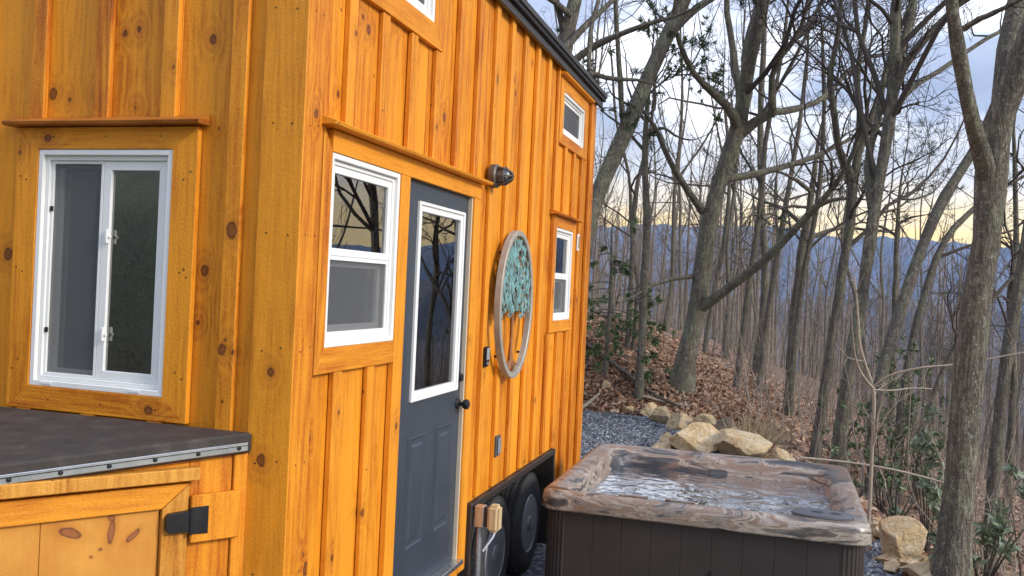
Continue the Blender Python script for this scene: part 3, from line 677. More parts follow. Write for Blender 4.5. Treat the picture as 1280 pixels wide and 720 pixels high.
# ------------------------------------------------------------------ hot tub
tub = empty('hot_tub'); tag(tub, 'square hot tub with marbled brown rim and dark plank cabinet, full of water', 'hot tub')
TX0, TX1, TY0, TY1, TR = .285, 2.215, 2.47, 4.40, -1.245
def rrect(inset, z, r, n=8):
    x0, x1, y0, y1 = TX0+inset, TX1-inset, TY0+inset, TY1-inset; pts = []
    for cx, cy, a0 in ((x1-r, y1-r, 0), (x0+r, y1-r, 90), (x0+r, y0+r, 180), (x1-r, y0+r, 270)):
        for k in range(n+1):
            a = rad(a0+90*k/n); pts.append((cx+r*math.cos(a), cy+r*math.sin(a), z))
    return pts
def acrylic():
    t = MT('marbled_acrylic'); co = t.coord(); wv = t.vec('MULTIPLY', co, (.8, 1.0, 3.6))
    wp = t.vec('ADD', wv, t.vec('MULTIPLY', t.noise(wv, 1.0, 3, color=True), (1.1, 1.1, 1.1)))
    a = t.noise(wp, 1.7, 8, 0.62, 1.1); b = t.noise(wp, 2.0, 5, 0.6, .6)
    col = t.ramp(a, [(0.37, (0.018, 0.02, 0.024)), (0.43, (0.055, 0.055, 0.058)), (0.465, (0.16, 0.12, 0.09)), (0.50, (0.40, 0.36, 0.31)), (0.53, (0.21, 0.13, 0.078)), (0.57, (0.27, 0.24, 0.21)), (0.62, (0.04, 0.04, 0.043))])
    col = t.mix(t.mr(b, 0.54, 0.66, 0, .7), col, (0.20, 0.115, 0.065)); col = t.mix(t.mr(b, 0.30, 0.38, .5, 0), col, (0.40, 0.37, 0.35)); col = t.mix(t.mr(t.noise(co, 60, 4, .7), .5, .7, 0, .35), col, (.06, .05, .045))
    return t.pbr(col, t.mr(b, .3, .7, .28, .42), 0, t.bump(a, .06, .01), Coat_Weight=.2, Coat_Roughness=.2)
ACR = acrylic()
m = MB()
shell = [(.030, TR-.118, .10), (.006, TR-.116, .12), (.0, TR-.108, .125), (.004, TR-.050, .12), (.012, TR-.020, .115), (.028, TR-.004, .105), (.050, TR, .10), (.095, TR-.004, .10),
         (.125, TR-.012, .11), (.150, TR-.034, .12), (.170, TR-.085, .13), (.190, TR-.15, .15), (.24, TR-.30, .18), (.27, TR-.34, .18), (.50, TR-.36, .16), (.53, TR-.40, .15), (.56, TR-.80, .14)]
m.sweep([rrect(*s) for s in shell[:12]]).build('shell', ACR, tub, smooth=40)
MB().sweep([rrect(*s) for s in shell[11:]], False, True).build('basin', plain('pale_teal_basin', (.42, .52, .49), .3, 0, .25, 3), tub, smooth=40)
def watermat():
    t = MT('tub_water'); fr = t.N('ShaderNodeFresnel'); fr.inputs[0].default_value = 1.8
    co = t.coord(); h = t.math('ADD', t.noise(co, 5.0, 2, .45, 1.2), t.math('MULTIPLY', t.noise(co, 17, 2), .16)); nm = t.bump(h, 1.0, .012); t.L(nm, fr.inputs['Normal'])
    a = t.N('ShaderNodeBsdfTransparent'); t.set(a, 0, (0.72, 0.90, 0.86)); b = t.N('ShaderNodeBsdfGlossy'); b.inputs['Roughness'].default_value = 0.09; t.L(nm, b.inputs['Normal'])
    mx = t.N('ShaderNodeMixShader'); t.L(fr.outputs[0], mx.inputs[0]); t.L(a.outputs[0], mx.inputs[1]); t.L(b.outputs[0], mx.inputs[2]); t.L(mx.outputs[0], t.out.inputs[0]); return t.m
wl = TR-.135
MB().add(rrect(.185, wl, .145), [tuple(range(36))]).build('water', watermat(), tub)
CAB = plain('dark_brown_cabinet', (0.040, 0.030, 0.026), 0.55, 0, 0.3, 7, 0.12, 30)
def facade(F, a, b, name):
    n = 9; w = (b-a)/n
    for k in range(n): MB().box(F, a+k*w+.0006, a+(k+1)*w-.0006, -.02, .0, -2.13, TR-.120).build('cabinet_plank', CAB, tub, .0012)
XF = lambda d0, s: (lambda u, d, z: (u, d0+s*d, z)); YF = lambda d0, s: (lambda u, d, z: (d0+s*d, u, z))
ci = .035
facade(XF(TY0+ci, -1), TX0+.17, TX1-.17, 'n'); facade(XF(TY1-ci, 1), TX0+.17, TX1-.17, 'f'); facade(YF(TX0+ci, -1), TY0+.17, TY1-.17, 'l'); facade(YF(TX1-ci, 1), TY0+.17, TY1-.17, 'r')
for cx, cy, a0 in ((TX1, TY1, 0), (TX0, TY1, 90), (TX0, TY0, 180), (TX1, TY0, 270)):
    sx = 1 if cx == TX1 else -1; sy = 1 if cy == TY1 else -1; R_ = .135; ox, oy = cx-sx*(ci+R_), cy-sy*(ci+R_); m = MB(); prof = []
    for k in range(49):
        a = rad(a0+90*k/48); rr = R_+(.004 if (k//3) % 2 else 0); prof.append((ox+rr*math.cos(a), oy+rr*math.sin(a)))
    ia = rad(a0+45); prof += [(ox-.03*math.cos(ia), oy-.03*math.sin(ia))]
    m.sweep([[(x, y, z) for x, y in prof] for z in (-2.13, TR-.120)], True, True).build('corner_post', CAB, tub)
MB().box(XF(0, 1), TX0+.05, TX1-.05, TY0+.05, TY1-.05, -2.149, -2.131).build('base_pan', BLACKM, tub)
# filter lid with two finger holes on the near right corner
cx, cy = 1.965, TY0+.16; m = MB(); out = []
for k in range(40):
    a = 2*math.pi*k/40; r = 1.0+.28*max(0, math.cos(a-rad(205)))**3; out.append((cx+.155*r*math.cos(a), cy+.095*r*math.sin(a)))
m.sweep([[(x, y, TR-.001+.0) for x, y in out], [(x, y, TR+.012) for x, y in out], [(cx+(x-cx)*.95, cy+(y-cy)*.95, TR+.018) for x, y in out]], True, True).build('filter_lid', LID, tub, smooth=40)
for k, dx in enumerate((-.045, .055)):
    m = MB(); el = [(cx+dx+.034*math.cos(2*math.pi*q/20), cy+.004*dx+.022*math.sin(2*math.pi*q/20)) for q in range(20)]
    m.sweep([[(x, y, TR+.0185) for x, y in el], [(cx+dx+(x-cx-dx)*.8, cy+(y-cy)*.8, TR+.0195) for x, y in el]], True, True).build('finger_hole', BLACKM, tub)
# grips cut in the rim, control panel, small lock on the cabinet, jets and pillows
for x in (.86, 1.14): MB().box(XF(TY0+.10, 1), x-.09, x+.09, -.018, .02, TR-.006, TR+.006).build('rim_grip', ACR, tub, .005, 30, 2)
MB().lathe((1.34, TY0+ci-.004, -1.63), (0, -1, 0), [(.014, 0), (.014, .006), (0, .007)], 14).build('cabinet_lock', BLACKM, tub)
MB().box(XF(TY1-.185, 1), 1.19, 1.33, -.02, .02, TR-.20, TR-.10).build('waterfall_spout', LID, tub, .012, 30, 2)
for x in np.arange(.55, 2.0, .16): MB().lathe((x, TY1-.215, TR-.24), (0, -1, .2), [(.026, 0), (.026, .012), (.012, .014), (0, .014)], 12).build('jet', STEEL, tub)

# ------------------------------------------------------------------ rocks, gravel, litter
def rockmat(name, a, b, c):
    t = MT(name); co = t.coord('Generated'); ob = t.coord(); n = t.noise(ob, 5, 6, .65, .5); f = t.noise(ob, 26, 5, .7)
    col = t.ramp(n, [(.3, a), (.5, b), (.72, c)]); col = t.mix(t.mr(f, .5, .72, 0, .6), col, tuple(x*.4 for x in b)); cr = t.voronoi(t.vec('ADD', ob, t.vec('MULTIPLY', t.noise(ob, 6, 3, color=True), (.2, .2, .2))), 5, 'DISTANCE_TO_EDGE'); col = t.mix(t.mr(cr, 0, .025, .7, 0), col, (.07, .04, .02)); col = t.mix(t.mr(t.rand(), 0, 1, 0, .3), col, (.30, .24, .17))
    return t.pbr(col, .85, 0, t.bump(t.math('ADD', n, t.math('MULTIPLY', f, .4)), 1.0, .06))
ROCK = rockmat('ochre_sandstone', (.46, .26, .10), (.62, .45, .24), (.70, .61, .45))
def boulder(c, sx, sy, sz, seed, rot, name='boulder', mat=None, sub=5, planes=12):
    g = np.random.default_rng(seed); bm = bmesh.new(); bmesh.ops.create_icosphere(bm, subdivisions=sub, radius=1)
    D = np.array([v.co for v in bm.verts]); D /= np.linalg.norm(D, axis=1)[:, None]
    Nn = g.normal(size=(planes, 3)); Nn /= np.linalg.norm(Nn, axis=1)[:, None]; hh = g.uniform(.52, .92, planes)
    dd = D @ Nn.T; r = np.min(np.where(dd > .05, hh/np.maximum(dd, .05), 9), axis=1); r = np.minimum(r, 1.15)
    fr = g.normal(size=(6, 3))*4; r *= 1+.010*sum(np.sin(D @ fr[k]*1.3+k) for k in range(6))/2 + .010*np.sin(D @ (fr[0]*5))*np.cos(D @ (fr[1]*4))
    P = D*r[:, None]*np.array([sx, sy, sz]); ca, sa = math.cos(rot), math.sin(rot); P = P @ np.array([[ca, sa, 0], [-sa, ca, 0], [0, 0, 1]])
    for v, p in zip(bm.verts, P): v.co = p
    me = bpy.data.meshes.new(name); bm.to_mesh(me); bm.free(); me.shade_smooth(); me.set_sharp_from_angle(angle=rad(24)); me.materials.append(mat or ROCK)
    o = bpy.data.objects.new(name, me); o.location = c; return link(o)
# (pixel x of centre, pixel y of its foot, width in pixels, height in pixels, label)
ROCKS = [(928, 580, 84, 38, 'largest ochre boulder, peaked, behind the far rim of the hot tub'),
         (872, 570, 74, 34, 'flat topped pale boulder just left of the largest ochre boulder'),
         (975, 588, 30, 26, 'small ochre rock at the right end of the row behind the tub'),
         (880, 542, 26, 24, 'brownish round rock behind the flat topped pale boulder'),
         (848, 538, 34, 22, 'reddish rock at the edge of the gravel, left of the round one'),
         (826, 530, 30, 18, 'pale flat rock at the gravel edge below the leaf bank'),
         (812, 521, 22, 16, 'small pale stone highest in the row along the gravel'),
         (836, 562, 20, 20, 'small tan stone touching the gravel below the flat topped boulder'),
         (823, 566, 36, 10, 'low flat stone at the tub end of the gravel edge'),
         (786, 516, 16, 9, 'thin buff stone lying in leaves above the gravel'),
         (757, 486, 14, 9, 'lone buff stone higher on the leaf bank near the house'),
         (1128, 706, 62, 50, 'big slanting ochre slab beside the right side of the hot tub'),
         (1103, 676, 20, 22, 'small tan rock touching the right tub corner, above the slab'),
         (1112, 716, 24, 14, 'rust orange stone lying under the slanting slab'),
         (1150, 728, 44, 24, 'low rust coloured rock at the bottom right of the slanting slab'),
         (1192, 732, 26, 20, 'ochre rock lowest right, near the big lichened trunk')]
def pad_depth(px, py): 
    d = FWD + RIGHT*((px-640)/FPX) - UP*((py-360)/FPX); return -E/d[2]
for k, (px, py, w, h, lab) in enumerate(ROCKS):
    dp = min(ground_hit(px, py), pad_depth(px, py) if py > 500 else 99); P = at(px, py, dp); wx = w/FPX*dp*.58; hh = h/FPX*dp*.62
    o = boulder((P[0], P[1]+wx*.4, P[2]+hh*.72), wx, wx*.85, hh, 40+k, k*1.3)
    tag(o, lab, 'boulder' if w > 50 else 'rock', 'rocks edging the gravel pad')
gs = np.random.default_rng(64); edge = [(2.75, 5.3), (2.55, 6.2), (2.35, 7.1), (2.1, 8.1), (1.75, 9.5), (1.2, 10.8), (.75, 11.3), (.2, 12.0), (-.1, 12.3), (-.6, 12.6), (-.9, 12.55), (1.0, 11.0)]
for k, (x, y) in enumerate(edge):
    r_ = gs.uniform(.08, .17); x += gs.normal(0, .08); y += gs.normal(0, .08)
    o = boulder((x, y, max(hz(x, y), -.05)+r_*.3), r_*1.3, r_, r_*.62, 80+k, k*.9); tag(o, 'small tan stone in the edging between gravel and slope', 'rock', 'small stones edging the gravel')
def scatter_mesh(name, base_v, base_f, P, S, mat, seed, tilt=1.0, stretch=.5):
    g = np.random.default_rng(seed); n = len(P); bv = np.array(base_v); bf = np.array(base_f); k = len(bv)
    q = g.normal(size=(n, 4)); q[:, 1:3] *= tilt; q /= np.linalg.norm(q, axis=1)[:, None]; w, x, y, z = q.T
    Rm = np.stack([1-2*(y*y+z*z), 2*(x*y-w*z), 2*(x*z+w*y), 2*(x*y+w*z), 1-2*(x*x+z*z), 2*(y*z-w*x), 2*(x*z-w*y), 2*(y*z+w*x), 1-2*(x*x+y*y)], -1).reshape(n, 3, 3)
    sc3 = S[:, None]*(1+stretch*g.uniform(-1, 1, (n, 3))); V = np.einsum('nij,nkj->nki', Rm, bv[None]*sc3[:, None, :]) + P[:, None, :]
    F = (bf[None]+(np.arange(n)*k)[:, None, None]).reshape(-1, bf.shape[1])
    return mesh_np(name, V.reshape(-1, 3), F, mat, smooth=False)
OCT_V = [(1, 0, 0), (-1, 0, 0), (0, 1, 0), (0, -1, 0), (0, 0, .8), (0, 0, -.8)]; OCT_F = [(0, 2, 4), (2, 1, 4), (1, 3, 4), (3, 0, 4), (2, 0, 5), (1, 2, 5), (3, 1, 5), (0, 3, 5)]
def stonemat():
    t = MT('loose_gravel_stones'); co = t.coord(); c = t.voronoi(co, 22, out='Color')
    return t.pbr(t.ramp(c, [(.1, (.04, .043, .048)), (.5, (.12, .125, .137)), (.9, (.36, .37, .39))]), .8)
g = np.random.default_rng(21)
x = np.concatenate([g.uniform(-3.2, 2.0, 16000), g.uniform(2.2, 3.4, 1800)]); y = np.concatenate([g.uniform(6.2, 12.8, 16000), g.uniform(2.6, 7.0, 1800)])
k = pad_sd(x, y) < g.normal(0, .12, len(x)); x, y = x[k], y[k]; S = g.uniform(.012, .032, len(x))
o = scatter_mesh('gravel_stones', OCT_V, OCT_F, np.stack([x, y, np.maximum(height(x, y), 0)+S*.35], -1), S, stonemat(), 22)
tag(o, 'loose blue grey crushed gravel over the pad', 'gravel', kind='stuff')
x = g.uniform(2.3, 3.6, 90); y = g.uniform(4.3, 6.0, 90); k = np.abs(pad_sd(x, y)) < .3; x, y = x[k], y[k]; S = g.uniform(.02, .055, len(x))
o = scatter_mesh('rubble', OCT_V, OCT_F, np.stack([x, y, height(x, y)+S*.5+.02], -1), S, rockmat('orange_rubble', (.30, .11, .03), (.42, .19, .07), (.45, .30, .17)), 23)
tag(o, 'orange clay rubble among the rocks right of the tub', 'rubble', kind='stuff')
# leaf litter
def leafmat(name, cols):
    t = MT(name); co = t.coord(); c = t.voronoi(co, 9, out='Color'); n = t.noise(co, 60, 3)
    return t.pbr(t.mix(t.math('MULTIPLY', n, .5), t.ramp(c, [(p, k) for p, k in zip((.1, .4, .65, .9), cols)]), (.10, .06, .035)), .8)
LEAF_V = [(-1, 0, .12), (-.3, .5, 0), (.5, .42, .05), (1, 0, .2), (.5, -.42, .05), (-.3, -.5, 0)]; LEAF_F = [(0, 1, 5, 5), (1, 2, 4, 5), (2, 3, 4, 4)]
LEAF_F = [(0, 1, 5), (1, 2, 4), (1, 4, 5), (2, 3, 4)]
a = np.radians(np.concatenate([g.uniform(-17, 0, 26000), g.uniform(-14, 20, 30000)])); r = np.concatenate([g.uniform(13.5, 24, 26000), g.uniform(7.5, 40, 30000)])
x, y = CAM[0]+r*np.sin(a), CAM[1]+r*np.cos(a); sd = pad_sd(x, y); k = sd > g.uniform(-.5, .4, len(x))*(g.random(len(x)) < .3)+.05; x, y = x[k], y[k]
S = g.uniform(.035, .075, len(x))
o = scatter_mesh('leaf_litter', LEAF_V, LEAF_F, np.stack([x, y, height(x, y)+.025], -1), S, leafmat('fallen_oak_leaves', [(.24, .125, .07), (.44, .25, .145), (.56, .40, .28), (.34, .17, .095)]), 24, .35, .3)
tag(o, 'fallen brown oak leaves covering the bank and slope', 'leaves', kind='stuff')

# ------------------------------------------------------------------ trees
def barkmat(name, a, b, lichen, amt):
    t = MT(name); co = t.coord(); off = t.N('ShaderNodeCombineXYZ'); t.L(t.math('MULTIPLY', t.rand(), 40.0), off.inputs[2]); p = t.vec('ADD', co, off.outputs[0])
    st = t.vec('MULTIPLY', p, (1, 1, .16)); n = t.noise(st, 30, 6, .75, 1.2); v = t.math('ABSOLUTE', t.math('SUBTRACT', t.noise(st, 20, 4, .65, .8), .5)); l = t.noise(p, 3.2, 6, .7, .4)
    col = t.mix(n, a, b); col = t.mix(t.mr(v, 0, .05, .6, 0), col, tuple(x*.35 for x in a)); l2 = t.noise(p, 30, 4, .7)
    col = t.mix(t.math('MULTIPLY', t.mr(l, .47, .62), t.mr(l2, .35, .6, 0, amt)), col, lichen)
    col = t.mix(t.mr(t.noise(p, 17, 3, .6), .60, .70, 0, amt*.8), col, (.36, .37, .30)); col = t.mix(t.mr(t.noise(p, 46, 3, .7), .60, .66, 0, amt*.85), col, (.46, .46, .38))
    return t.pbr(col, .92, 0, t.bump(t.math('ADD', n, t.mr(v, 0, .1)), .9, .03))
BARK = barkmat('lichened_oak_bark', (.075, .062, .048), (.32, .275, .215), (.30, .315, .19), .95)
BARK2 = barkmat('grey_brown_bark', (.085, .07, .056), (.28, .235, .19), (.25, .265, .155), .75)
TWIG = plain('twig_bark', (.07, .056, .046), .9, 0, .3, 4)
BROWN = plain('brown_twigs', (.21, .165, .13), .9, 0, .35, .6)
PALE = plain('pale_sapling_bark', (.36, .30, .23), .85, 0, .35, 14, .5, 40)
def resample(pts, n):
    pts = np.asarray(pts, float); d = np.r_[0, np.cumsum(np.linalg.norm(np.diff(pts[:, :3], axis=0), axis=1))]; t = np.linspace(0, d[-1], n)
    # smooth through the points with a cubic (Catmull-Rom) interpolation
    out = np.empty((n, pts.shape[1])); k = len(pts)
    for q, s in enumerate(t):
        i = min(max(np.searchsorted(d, s)-1, 0), k-2); u = (s-d[i])/max(d[i+1]-d[i], 1e-9)
        p0, p1, p2, p3 = pts[max(i-1, 0)], pts[i], pts[i+1], pts[min(i+2, k-1)]
        out[q] = .5*(2*p1+(p2-p0)*u+(2*p0-5*p1+4*p2-p3)*u*u+(3*p1-p0-3*p2+p3)*u**3)
    return out
def tubes(P, Rr, S):
    """P (N,K,3), Rr (N,K): S-sided tubes -> verts, quads"""
    N_, K, _ = P.shape; T = np.gradient(P, axis=1); T /= np.linalg.norm(T, axis=2, keepdims=True)+1e-9
    ref = np.where(np.abs(T[:, :1, 2:3]) > .8, np.array([[[1., .2, 0]]]), np.array([[[0, .1, 1.]]]))
    A = ref-T*np.sum(ref*T, 2, keepdims=True); A /= np.linalg.norm(A, axis=2, keepdims=True)+1e-9; B = np.cross(T, A)
    th = 2*np.pi*np.arange(S)/S
    V = P[:, :, None, :]+Rr[:, :, None, None]*(A[:, :, None, :]*np.cos(th)[None, None, :, None]+B[:, :, None, :]*np.sin(th)[None, None, :, None])
    i, k, s = np.meshgrid(np.arange(N_), np.arange(K-1), np.arange(S), indexing='ij'); s2 = (s+1) % S; b = (i*K+k)*S; c = b+S
    return V.reshape(-1, 3), np.stack([b+s, b+s2, c+s2, c+s], -1).reshape(-1, 4)
def kids(g, P, Rr, per_m, t0, t1, ang, lenf, K, rfrac, wob, up, rmin, lmin=.15, lmax=9):
    """children of every branch of one level, as arrays"""
    L_ = np.sum(np.linalg.norm(np.diff(P, axis=1), axis=2), 1); n = np.maximum(1, g.poisson(per_m*L_)); idx = np.repeat(np.arange(len(P)), n); M_ = len(idx)
    t = g.uniform(t0, t1, M_); kf = t*(P.shape[1]-1); k = np.minimum(kf.astype(int), P.shape[1]-2); u = (kf-k)[:, None]
    p = P[idx, k]*(1-u)+P[idx, k+1]*u; r = Rr[idx, k]*(1-u[:, 0])+Rr[idx, k+1]*u[:, 0]
    tan = P[idx, k+1]-P[idx, k]; tan /= np.linalg.norm(tan, axis=1, keepdims=True)+1e-9
    q = g.normal(size=(M_, 3)); q -= tan*np.sum(q*tan, 1, keepdims=True); q /= np.linalg.norm(q, axis=1, keepdims=True)+1e-9
    a = np.radians(g.normal(ang, 12, M_))[:, None]; d = tan*np.cos(a)+q*np.sin(a)
    ln = np.clip(L_[idx]*lenf*(1.15-.75*t)*g.uniform(.55, 1.25, M_), lmin, lmax); out = [p]; step = (ln/(K-1))[:, None]
    for s in range(K-1):
        d = d+g.normal(0, wob, (M_, 3))+np.array([0, 0, up]); d /= np.linalg.norm(d, axis=1, keepdims=True); p = p+d*step; out.append(p)
    r0 = np.minimum(r*rfrac, ln*.0105+.0025); tp = np.linspace(1, .25, K)
    return np.stack(out, 1), np.maximum(r0[:, None]*tp[None], rmin)
def merge(parts):
    V, Q, b = [], [], 0
    for v, q in parts: V.append(v); Q.append(q+b); b += len(v)
    return np.vstack(V), np.vstack(Q)
def crown_of(g, limbs, dens, rmin, levels, up=.05, len1=.45, t0=.3):
    """limbs: list of (pts (K,3), r (K,)) ; returns branch tubes"""
    P = np.stack([resample(np.c_[p, r], 12)[:, :3] for p, r in limbs]); Rr = np.stack([resample(np.c_[p, r], 12)[:, 3] for p, r in limbs]); parts = []; nodes = []
    spec = [(.75, t0, 1.0, 50, len1, 9, .55, .20, up), (2.0, .15, 1.0, 45, .5, 7, .65, .21, up*.8), (3.6, .1, 1.0, 42, .55, 5, .7, .2, up*.5), (5.2, .1, 1.0, 40, .6, 4, .75, .2, .02)]
    for lv in range(levels):
        pm, a0, a1, an, lf, K, rf, wb, u_ = spec[lv]
        P, Rr = kids(g, P, Rr, pm*dens, a0, a1, an, lf, K, rf, wb, u_, rmin, .12); parts.append(tubes(P, Rr, 5 if lv == 0 else (4 if lv == 1 else 3))); nodes.append((P, Rr))
    return merge(parts), nodes
def make_tree(name, limbs, seed, bark, twig, label, group=None, dens=1.0, levels=4, rmin=.0035, sides=12, up=.05, len1=.45, t0=.3, trunk_only=1):
    """limbs[0] is the trunk from the ground; each limb is an (n,4) array of x, y, z, radius in world metres"""
    g = np.random.default_rng(seed); root = np.array(limbs[0][0][:3]); parts = []; L2 = []
    for q, l in enumerate(limbs):
        l = np.asarray(l, float); tipd = l[-1, :3]-l[-2, :3]; tipd /= np.linalg.norm(tipd)+1e-9; rl = l[-1, 3]
        if rl > .012:                       # every limb tapers out into a twig
            up_ = np.array([0, 0, .35]); l = np.vstack([l, [*(l[-1, :3]+tipd*rl*16+g.normal(0, rl*2, 3)), rl*.62], [*(l[-1, :3]+(tipd+up_)*rl*32+g.normal(0, rl*4, 3)), rl*.3], [*(l[-1, :3]+(tipd+up_*1.6)*rl*48), .004]])
        R_ = resample(l, 26 if q == 0 else 18); R_[:, 3] = np.maximum(R_[:, 3], .004); R_[:, 3] *= 1+.06*np.sin(np.arange(len(R_))*1.9+q)+g.normal(0, .025, len(R_)); R_[1:, :3] += g.normal(0, 1, (len(R_)-1, 3))*R_[1:, 3:4]*.07
        parts.append(tubes(R_[None, :, :3]-root, R_[None, :, 3], sides if q == 0 else max(7, sides-4))); L2.append((R_[:, :3]-root, R_[:, 3]))
    if g is None: pass
    e = empty(name, tuple(root)); tag(e, label, 'tree', group)
    mesh_np('trunk', *merge(parts), bark, e); (cv, cq), nodes = crown_of(g, L2, dens, rmin, levels, up, len1, t0); mesh_np('crown', cv, cq, twig, e)
    return e, nodes
def pxl(pts, depth, dspan=0.0, k_=1.0):
    """pixel path (x, y, width in pixels) at a depth -> world x, y, z, radius; dspan leans it away from (+) the camera along its length"""
    out = []; n = len(pts)
    for k, (x, y, w) in enumerate(pts):
        dp = depth+dspan*k/max(n-1, 1); p = at(x, y, dp); out.append((*p, k_*w/2/FPX*dp))
    return out
def rooted(path):                           # carry a trunk down into the ground with a root flare
    x, y, z, r = path[0]; gz = hz(x, y)
    if z > gz+.05:
        dx, dy, dz = np.array(path[0][:3])-np.array(path[1][:3]); s = (z-gz)/max(-dz, .3); s = min(s, 6); x2, y2 = x+dx*s*.6, y+dy*s*.6; path = [(x2, y2, hz(x2, y2)-.1, r*1.35), (x+dx*s*.12, y+dy*s*.12, z-(z-gz)*.75, r*1.04)]+path
    else: path = [(x, y, min(z, gz)-.12, r*1.3)]+path
    return path

# the big forked oak left of centre
D = ground_hit(852, 487)
make_tree('bare_oak', [rooted(pxl([(852, 482, 40), (862, 430, 36), (873, 370, 34), (880, 310, 33), (893, 255, 32), (908, 200, 31), (924, 155, 30)], D, 0, .66)),
    pxl([(922, 162, 24), (915, 140, 20), (893, 118, 15), (868, 92, 12), (852, 60, 10), (843, 25, 8), (846, -20, 6)], D, -1.5, .66),
    pxl([(924, 158, 22), (926, 120, 18), (918, 85, 15), (915, 50, 13), (908, 10, 11), (912, -40, 9)], D, .8, .66),
    pxl([(926, 160, 22), (935, 110, 16), (930, 70, 13), (940, 30, 11), (955, -20, 9)], D, 1.6, .66),
    pxl([(926, 166, 26), (950, 148, 20), (968, 138, 17), (963, 105, 14), (975, 70, 12), (1000, 40, 10), (1012, -10, 8)], D, -1.0, .66),
    pxl([(968, 140, 14), (1000, 135, 12), (1032, 120, 10), (1060, 90, 8), (1090, 70, 6)], D, 2.0, .66),
    pxl([(872, 388, 28), (900, 368, 26), (935, 342, 24), (970, 312, 21), (1000, 280, 19), (1030, 248, 16), (1052, 220, 13), (1075, 170, 9)], D, -2.2, .50),
    pxl([(878, 265, 14), (858, 235, 13), (836, 200, 11), (822, 165, 9), (805, 140, 6)], D, -1.2, .66),
    pxl([(868, 345, 9), (835, 350, 8), (805, 362, 7), (790, 372, 5)], D, -1.0, .66),
    pxl([(893, 225, 16), (930, 220, 14), (975, 210, 12), (1020, 195, 9), (1070, 170, 6)], D, 1.0, .66)],
    101, BARK, TWIG, 'thick forked bare oak left of centre with a heavy limb rising to the right', 'big bare trees close to the pad', dens=1.25, len1=.42)
# the leaning trunk by the house corner
make_tree('leaning_tree', [rooted(pxl([(722, 330, 30), (742, 258, 29), (764, 205, 28), (795, 135, 27), (822, 72, 25), (852, 5, 24), (880, -60, 22), (905, -130, 18)], 14.5, 1.5, .74)),
    pxl([(836, 44, 12), (860, 20, 10), (895, -5, 8), (940, -20, 6)], 15.6, 1), pxl([(780, 168, 9), (776, 110, 7), (772, 50, 6), (768, -20, 5)], 15, -.5)],
    102, BARK, TWIG, 'grey trunk leaning right, rising behind the far corner of the house', 'big bare trees close to the pad', dens=.9, levels=4, t0=.45)
# big lichened tree at the right
D = ground_hit(1188, 735)
make_tree('lichened_tree', [rooted(pxl([(1186, 730, 44), (1196, 640, 39), (1204, 540, 37), (1214, 450, 36), (1224, 370, 35), (1232, 290, 34), (1238, 215, 36), (1241, 180, 34)], D)),
    pxl([(1238, 235, 24), (1228, 200, 22), (1218, 165, 20), (1209, 125, 18), (1200, 70, 18), (1190, 10, 16), (1184, -60, 14)], D, -.6),
    pxl([(1241, 190, 34), (1252, 150, 32), (1256, 100, 30), (1262, 50, 29), (1272, 0, 27), (1285, -60, 24)], D, .4),
    pxl([(1262, 90, 16), (1275, 75, 14), (1300, 45, 12), (1330, 0, 9)], D+.3, .6),
    pxl([(1200, 38, 8), (1225, 24, 7), (1255, 10, 6), (1300, -14, 4)], D, -.8)],
    103, BARK, TWIG, 'largest lichened trunk at the right edge, forking in two above', 'big bare trees close to the pad', dens=.9, levels=4, sides=16, t0=.45, rmin=.003)
# pair of stems right of centre
make_tree('twin_stem_tree', [rooted(pxl([(1020, 560, 20), (1034, 470, 18), (1044, 400, 18), (1055, 330, 17), (1064, 262, 17), (1068, 215, 16), (1076, 180, 14), (1092, 140, 12), (1108, 95, 10)], 15, 0, .7)),
    pxl([(1066, 225, 12), (1056, 205, 10), (1048, 180, 9), (1042, 140, 8), (1038, 95, 7), (1048, 40, 6), (1052, -20, 5)], 15, -.8),
    pxl([(1070, 210, 10), (1075, 150, 8), (1072, 90, 7), (1082, 30, 6), (1086, -30, 5)], 15, .5)],
    104, BARK2, TWIG, 'slim trunk right of centre dividing into thin upright stems, left of the thicker straight one', 'bare trees on the slope', dens=1.2, t0=.35)
make_tree('straight_tree', [rooted(pxl([(1050, 540, 24), (1062, 460, 22), (1074, 390, 21), (1086, 315, 20), (1096, 245, 19), (1106, 185, 19), (1116, 120, 19), (1119, 60, 18), (1121, -10, 16)], 13.5, 0, .76)),
    pxl([(1116, 105, 14), (1128, 60, 12), (1138, 20, 11), (1146, -30, 9)], 13.5, .7), pxl([(1114, 130, 12), (1130, 85, 11), (1155, 50, 10), (1185, 18, 8), (1205, 0, 7)], 13.5, -.6),
    pxl([(1110, 150, 9), (1140, 110, 7), (1180, 85, 6), (1230, 50, 5), (1260, 35, 4)], 13.5, 1.2), pxl([(1090, 260, 12), (1085, 200, 10), (1098, 150, 9)], 13.5, .3)],
    115, BARK, TWIG, 'straight mossy trunk right of centre with a steep fork near the top', 'bare trees on the slope', dens=1.2, t0=.35)
make_tree('slanting_tree', [rooted(pxl([(1092, 520, 20), (1110, 440, 18), (1130, 375, 18), (1152, 310, 17), (1172, 262, 17), (1195, 222, 16), (1222, 180, 14), (1250, 130, 12), (1290, 70, 9)], 12.5, 2, .8))],
    106, BARK2, TWIG, 'trunk slanting right, passing behind the largest lichened trunk', 'bare trees on the slope', dens=.7, t0=.5)
make_tree('slanting_tree', [rooted(pxl([(1128, 500, 14), (1140, 430, 12), (1155, 370, 11), (1170, 325, 11), (1185, 295, 10), (1205, 272, 9), (1230, 250, 8), (1270, 225, 6)], 14.5, 1, .8))],
    107, BARK2, TWIG, 'thinner slanting trunk just below and right of the other slanting one', 'bare trees on the slope', dens=1.2, t0=.35)
D = ground_hit(1090, 600, 6.5)
